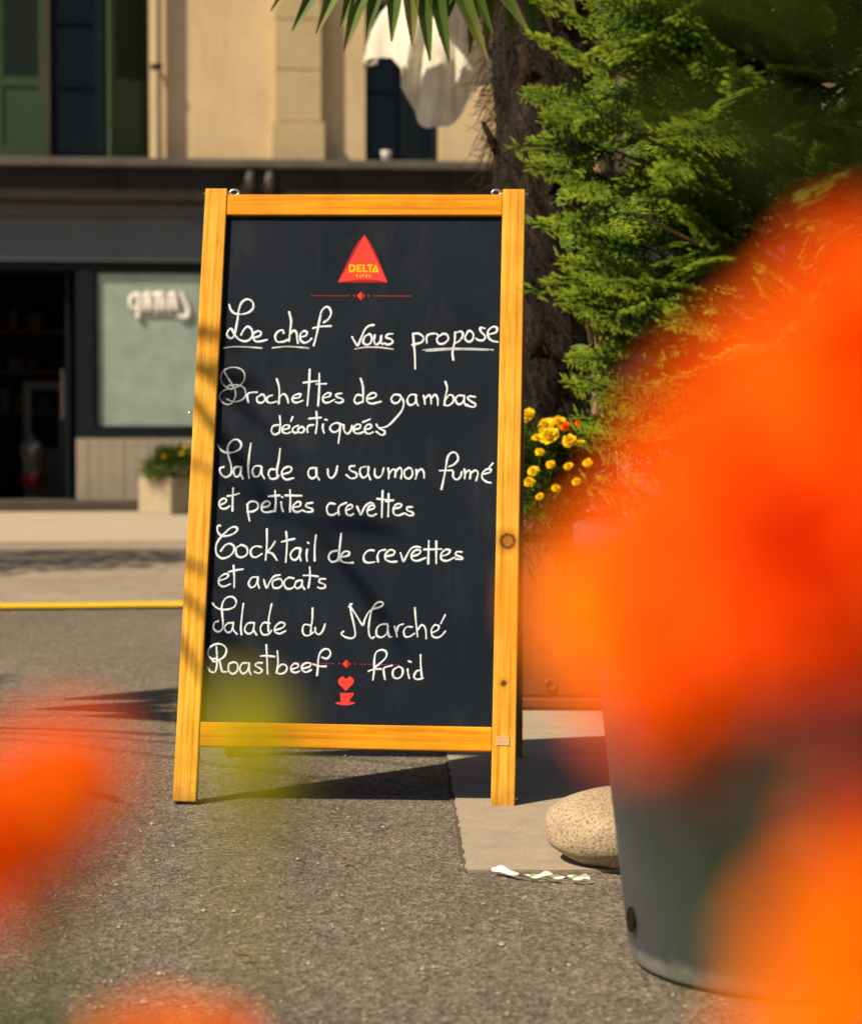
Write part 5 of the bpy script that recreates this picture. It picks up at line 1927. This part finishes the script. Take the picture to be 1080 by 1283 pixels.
def front_marigold(label, heads, foot, leaves=(), extra=()):
    """one flowering plant: stems from its foot, feathery leaves and flower heads"""
    o = thing('marigold', label, 'flower', (foot[0], foot[1], 0.333), 0, 'blurred marigolds right in front of the lens')
    O = Vector(o.location)
    for (px, py, d, rpx, mat, nr) in heads:
        c = P(px, py, d) - O
        r = rpx * d / F_PX
        nr = Vector(nr).normalized()
        f = MB()
        marigold_head(f, c, nr, r, 6)
        fo = f.build('flower', mat, o, attr=True, smooth=True)
        s = MB()
        s.ct = 0.4
        k = c - nr * r * 0.85
        s.tube(catmull([Vector((rnd(-0.01, 0.01), rnd(-0.01, 0.01), 0)), Vector((k.x * 0.55, k.y * 0.55, k.z * 0.45)), k + Vector((0, 0, -0.02)), k], 5), 0.0013, 7)
        calyx(s, c, nr, r)
        s.build('stem', M_stem, fo, attr=True)
    b = MB()
    for (px, py, d, L, W, dr) in leaves:
        p = P(px, py, d) - O
        pinnate(b, p, Vector(dr), L, W, 6)
        b.ct = 0.4
        b.tube([Vector((0, 0, 0)), Vector((p.x * 0.6, p.y * 0.6, p.z * 0.5)), p], 0.0015, 5, False)
    for i in range(12):
        th = rnd(0, 6.28)
        pinnate(b, Vector((0, 0, rnd(0.01, 0.06))), Vector((math.cos(th), math.sin(th), 0.5)), 0.09, 0.022, 6)
    b.build('leaves', M_leaf, o, attr=True)
    for (px, py, d, L, Wd, dr, mat) in extra:
        e = MB()
        c = P(px, py, d) - O
        dv = Vector(dr).normalized()
        M = frame(dv)
        pts = [c + dv * (L * (f - 0.5)) for f in (0, 0.1, 0.3, 0.55, 0.75, 0.9, 1.0)]
        e.ct = 0.6
        e.tube(pts, [Wd * w for w in (0.15, 0.32, 0.5, 0.5, 0.4, 0.28, 0.1)], 12)
        e.tube(catmull([pts[0], Vector((pts[0].x * 0.7, pts[0].y * 0.7, pts[0].z * 0.5)), Vector((0, 0, 0))], 5), 0.0009, 6)
        e.build('bud', mat, o, attr=True, smooth=True)
    return o


M_bud = mat_leaf('yellow_green_bud', (0.30, 0.31, 0.004), (0.46, 0.44, 0.004), None, 0.5, 0.3)
FRONT = [
    ('cluster of big orange marigolds, blurred, filling the right side in front of the conifer',
     [(1100, 470, 0.21, 190, M_orange, (-0.45, -0.75, 0.5)), (950, 570, 0.23, 165, M_orange, (-0.5, -0.7, 0.5)), (1030, 720, 0.20, 175, M_redor, (-0.3, -0.8, 0.4)),
      (845, 665, 0.24, 120, M_orange, (-0.5, -0.7, 0.4)), (795, 748, 0.255, 132, M_amber, (-0.5, -0.7, 0.5)), (862, 868, 0.23, 115, M_redor, (-0.2, -0.8, 0.3)),
      (835, 850, 0.225, 95, M_orange, (-0.4, -0.8, 0.5)), (905, 830, 0.24, 75, M_amber, (-0.4, -0.8, 0.5)), (1070, 345, 0.24, 85, M_redor, (-0.4, -0.7, 0.6)), (930, 740, 0.215, 110, M_orange, (-0.5, -0.7, 0.4))], (0.175, 0.27)),
    ('pair of red orange marigolds, blurred, at the left edge in front of the road',
     [(68, 985, 0.26, 98, M_orange, (-0.1, -0.8, 0.6)), (-15, 1050, 0.24, 115, M_orange, (-0.1, -0.8, 0.5))], (-0.08, 0.28),
     dict(leaves=[(-60, 1240, 0.30, 0.024, 0.016, (0.5, 0, -0.5)), (-40, 1300, 0.28, 0.022, 0.016, (0.9, 0, -0.2))])),
    ('orange marigold, blurred, low in front of the asphalt under the board',
     [(185, 1322, 0.34, 78, M_amber, (0.0, -0.6, 0.8)), (265, 1332, 0.36, 75, M_orange, (0.1, -0.6, 0.8))], (-0.06, 0.38)),
    ('amber marigolds, blurred, in the bottom right corner in front of the grey pot',
     [(1070, 1195, 0.195, 125, M_amber, (-0.3, -0.8, 0.5)), (1100, 1050, 0.20, 85, M_orange, (0.1, -0.8, 0.5)), (1000, 1325, 0.19, 85, M_amber, (-0.3, -0.7, 0.6))], (0.10, 0.20)),
    ('thin marigold bud, yellow green and blurred, in front of the lower board rail',
     [], (-0.012, 0.30), dict(extra=[(325, 955, 0.26, 0.019, 0.010, (0.3, 0, -1), M_bud)])),
    ('tall dark green shoot, blurred, in front of the upper right of the conifer',
     [], (0.13, 0.36), dict(leaves=[(1090, 330, 0.33, 0.036, 0.016, (-0.6, 0, 0.8)), (1110, 200, 0.33, 0.036, 0.016, (-0.85, 0, 0.4)), (1090, 60, 0.33, 0.036, 0.016, (-0.8, 0, 0.5))])),
]

for args in FRONT:
    front_marigold(*args[:3], **(args[3] if len(args) > 3 else {}))
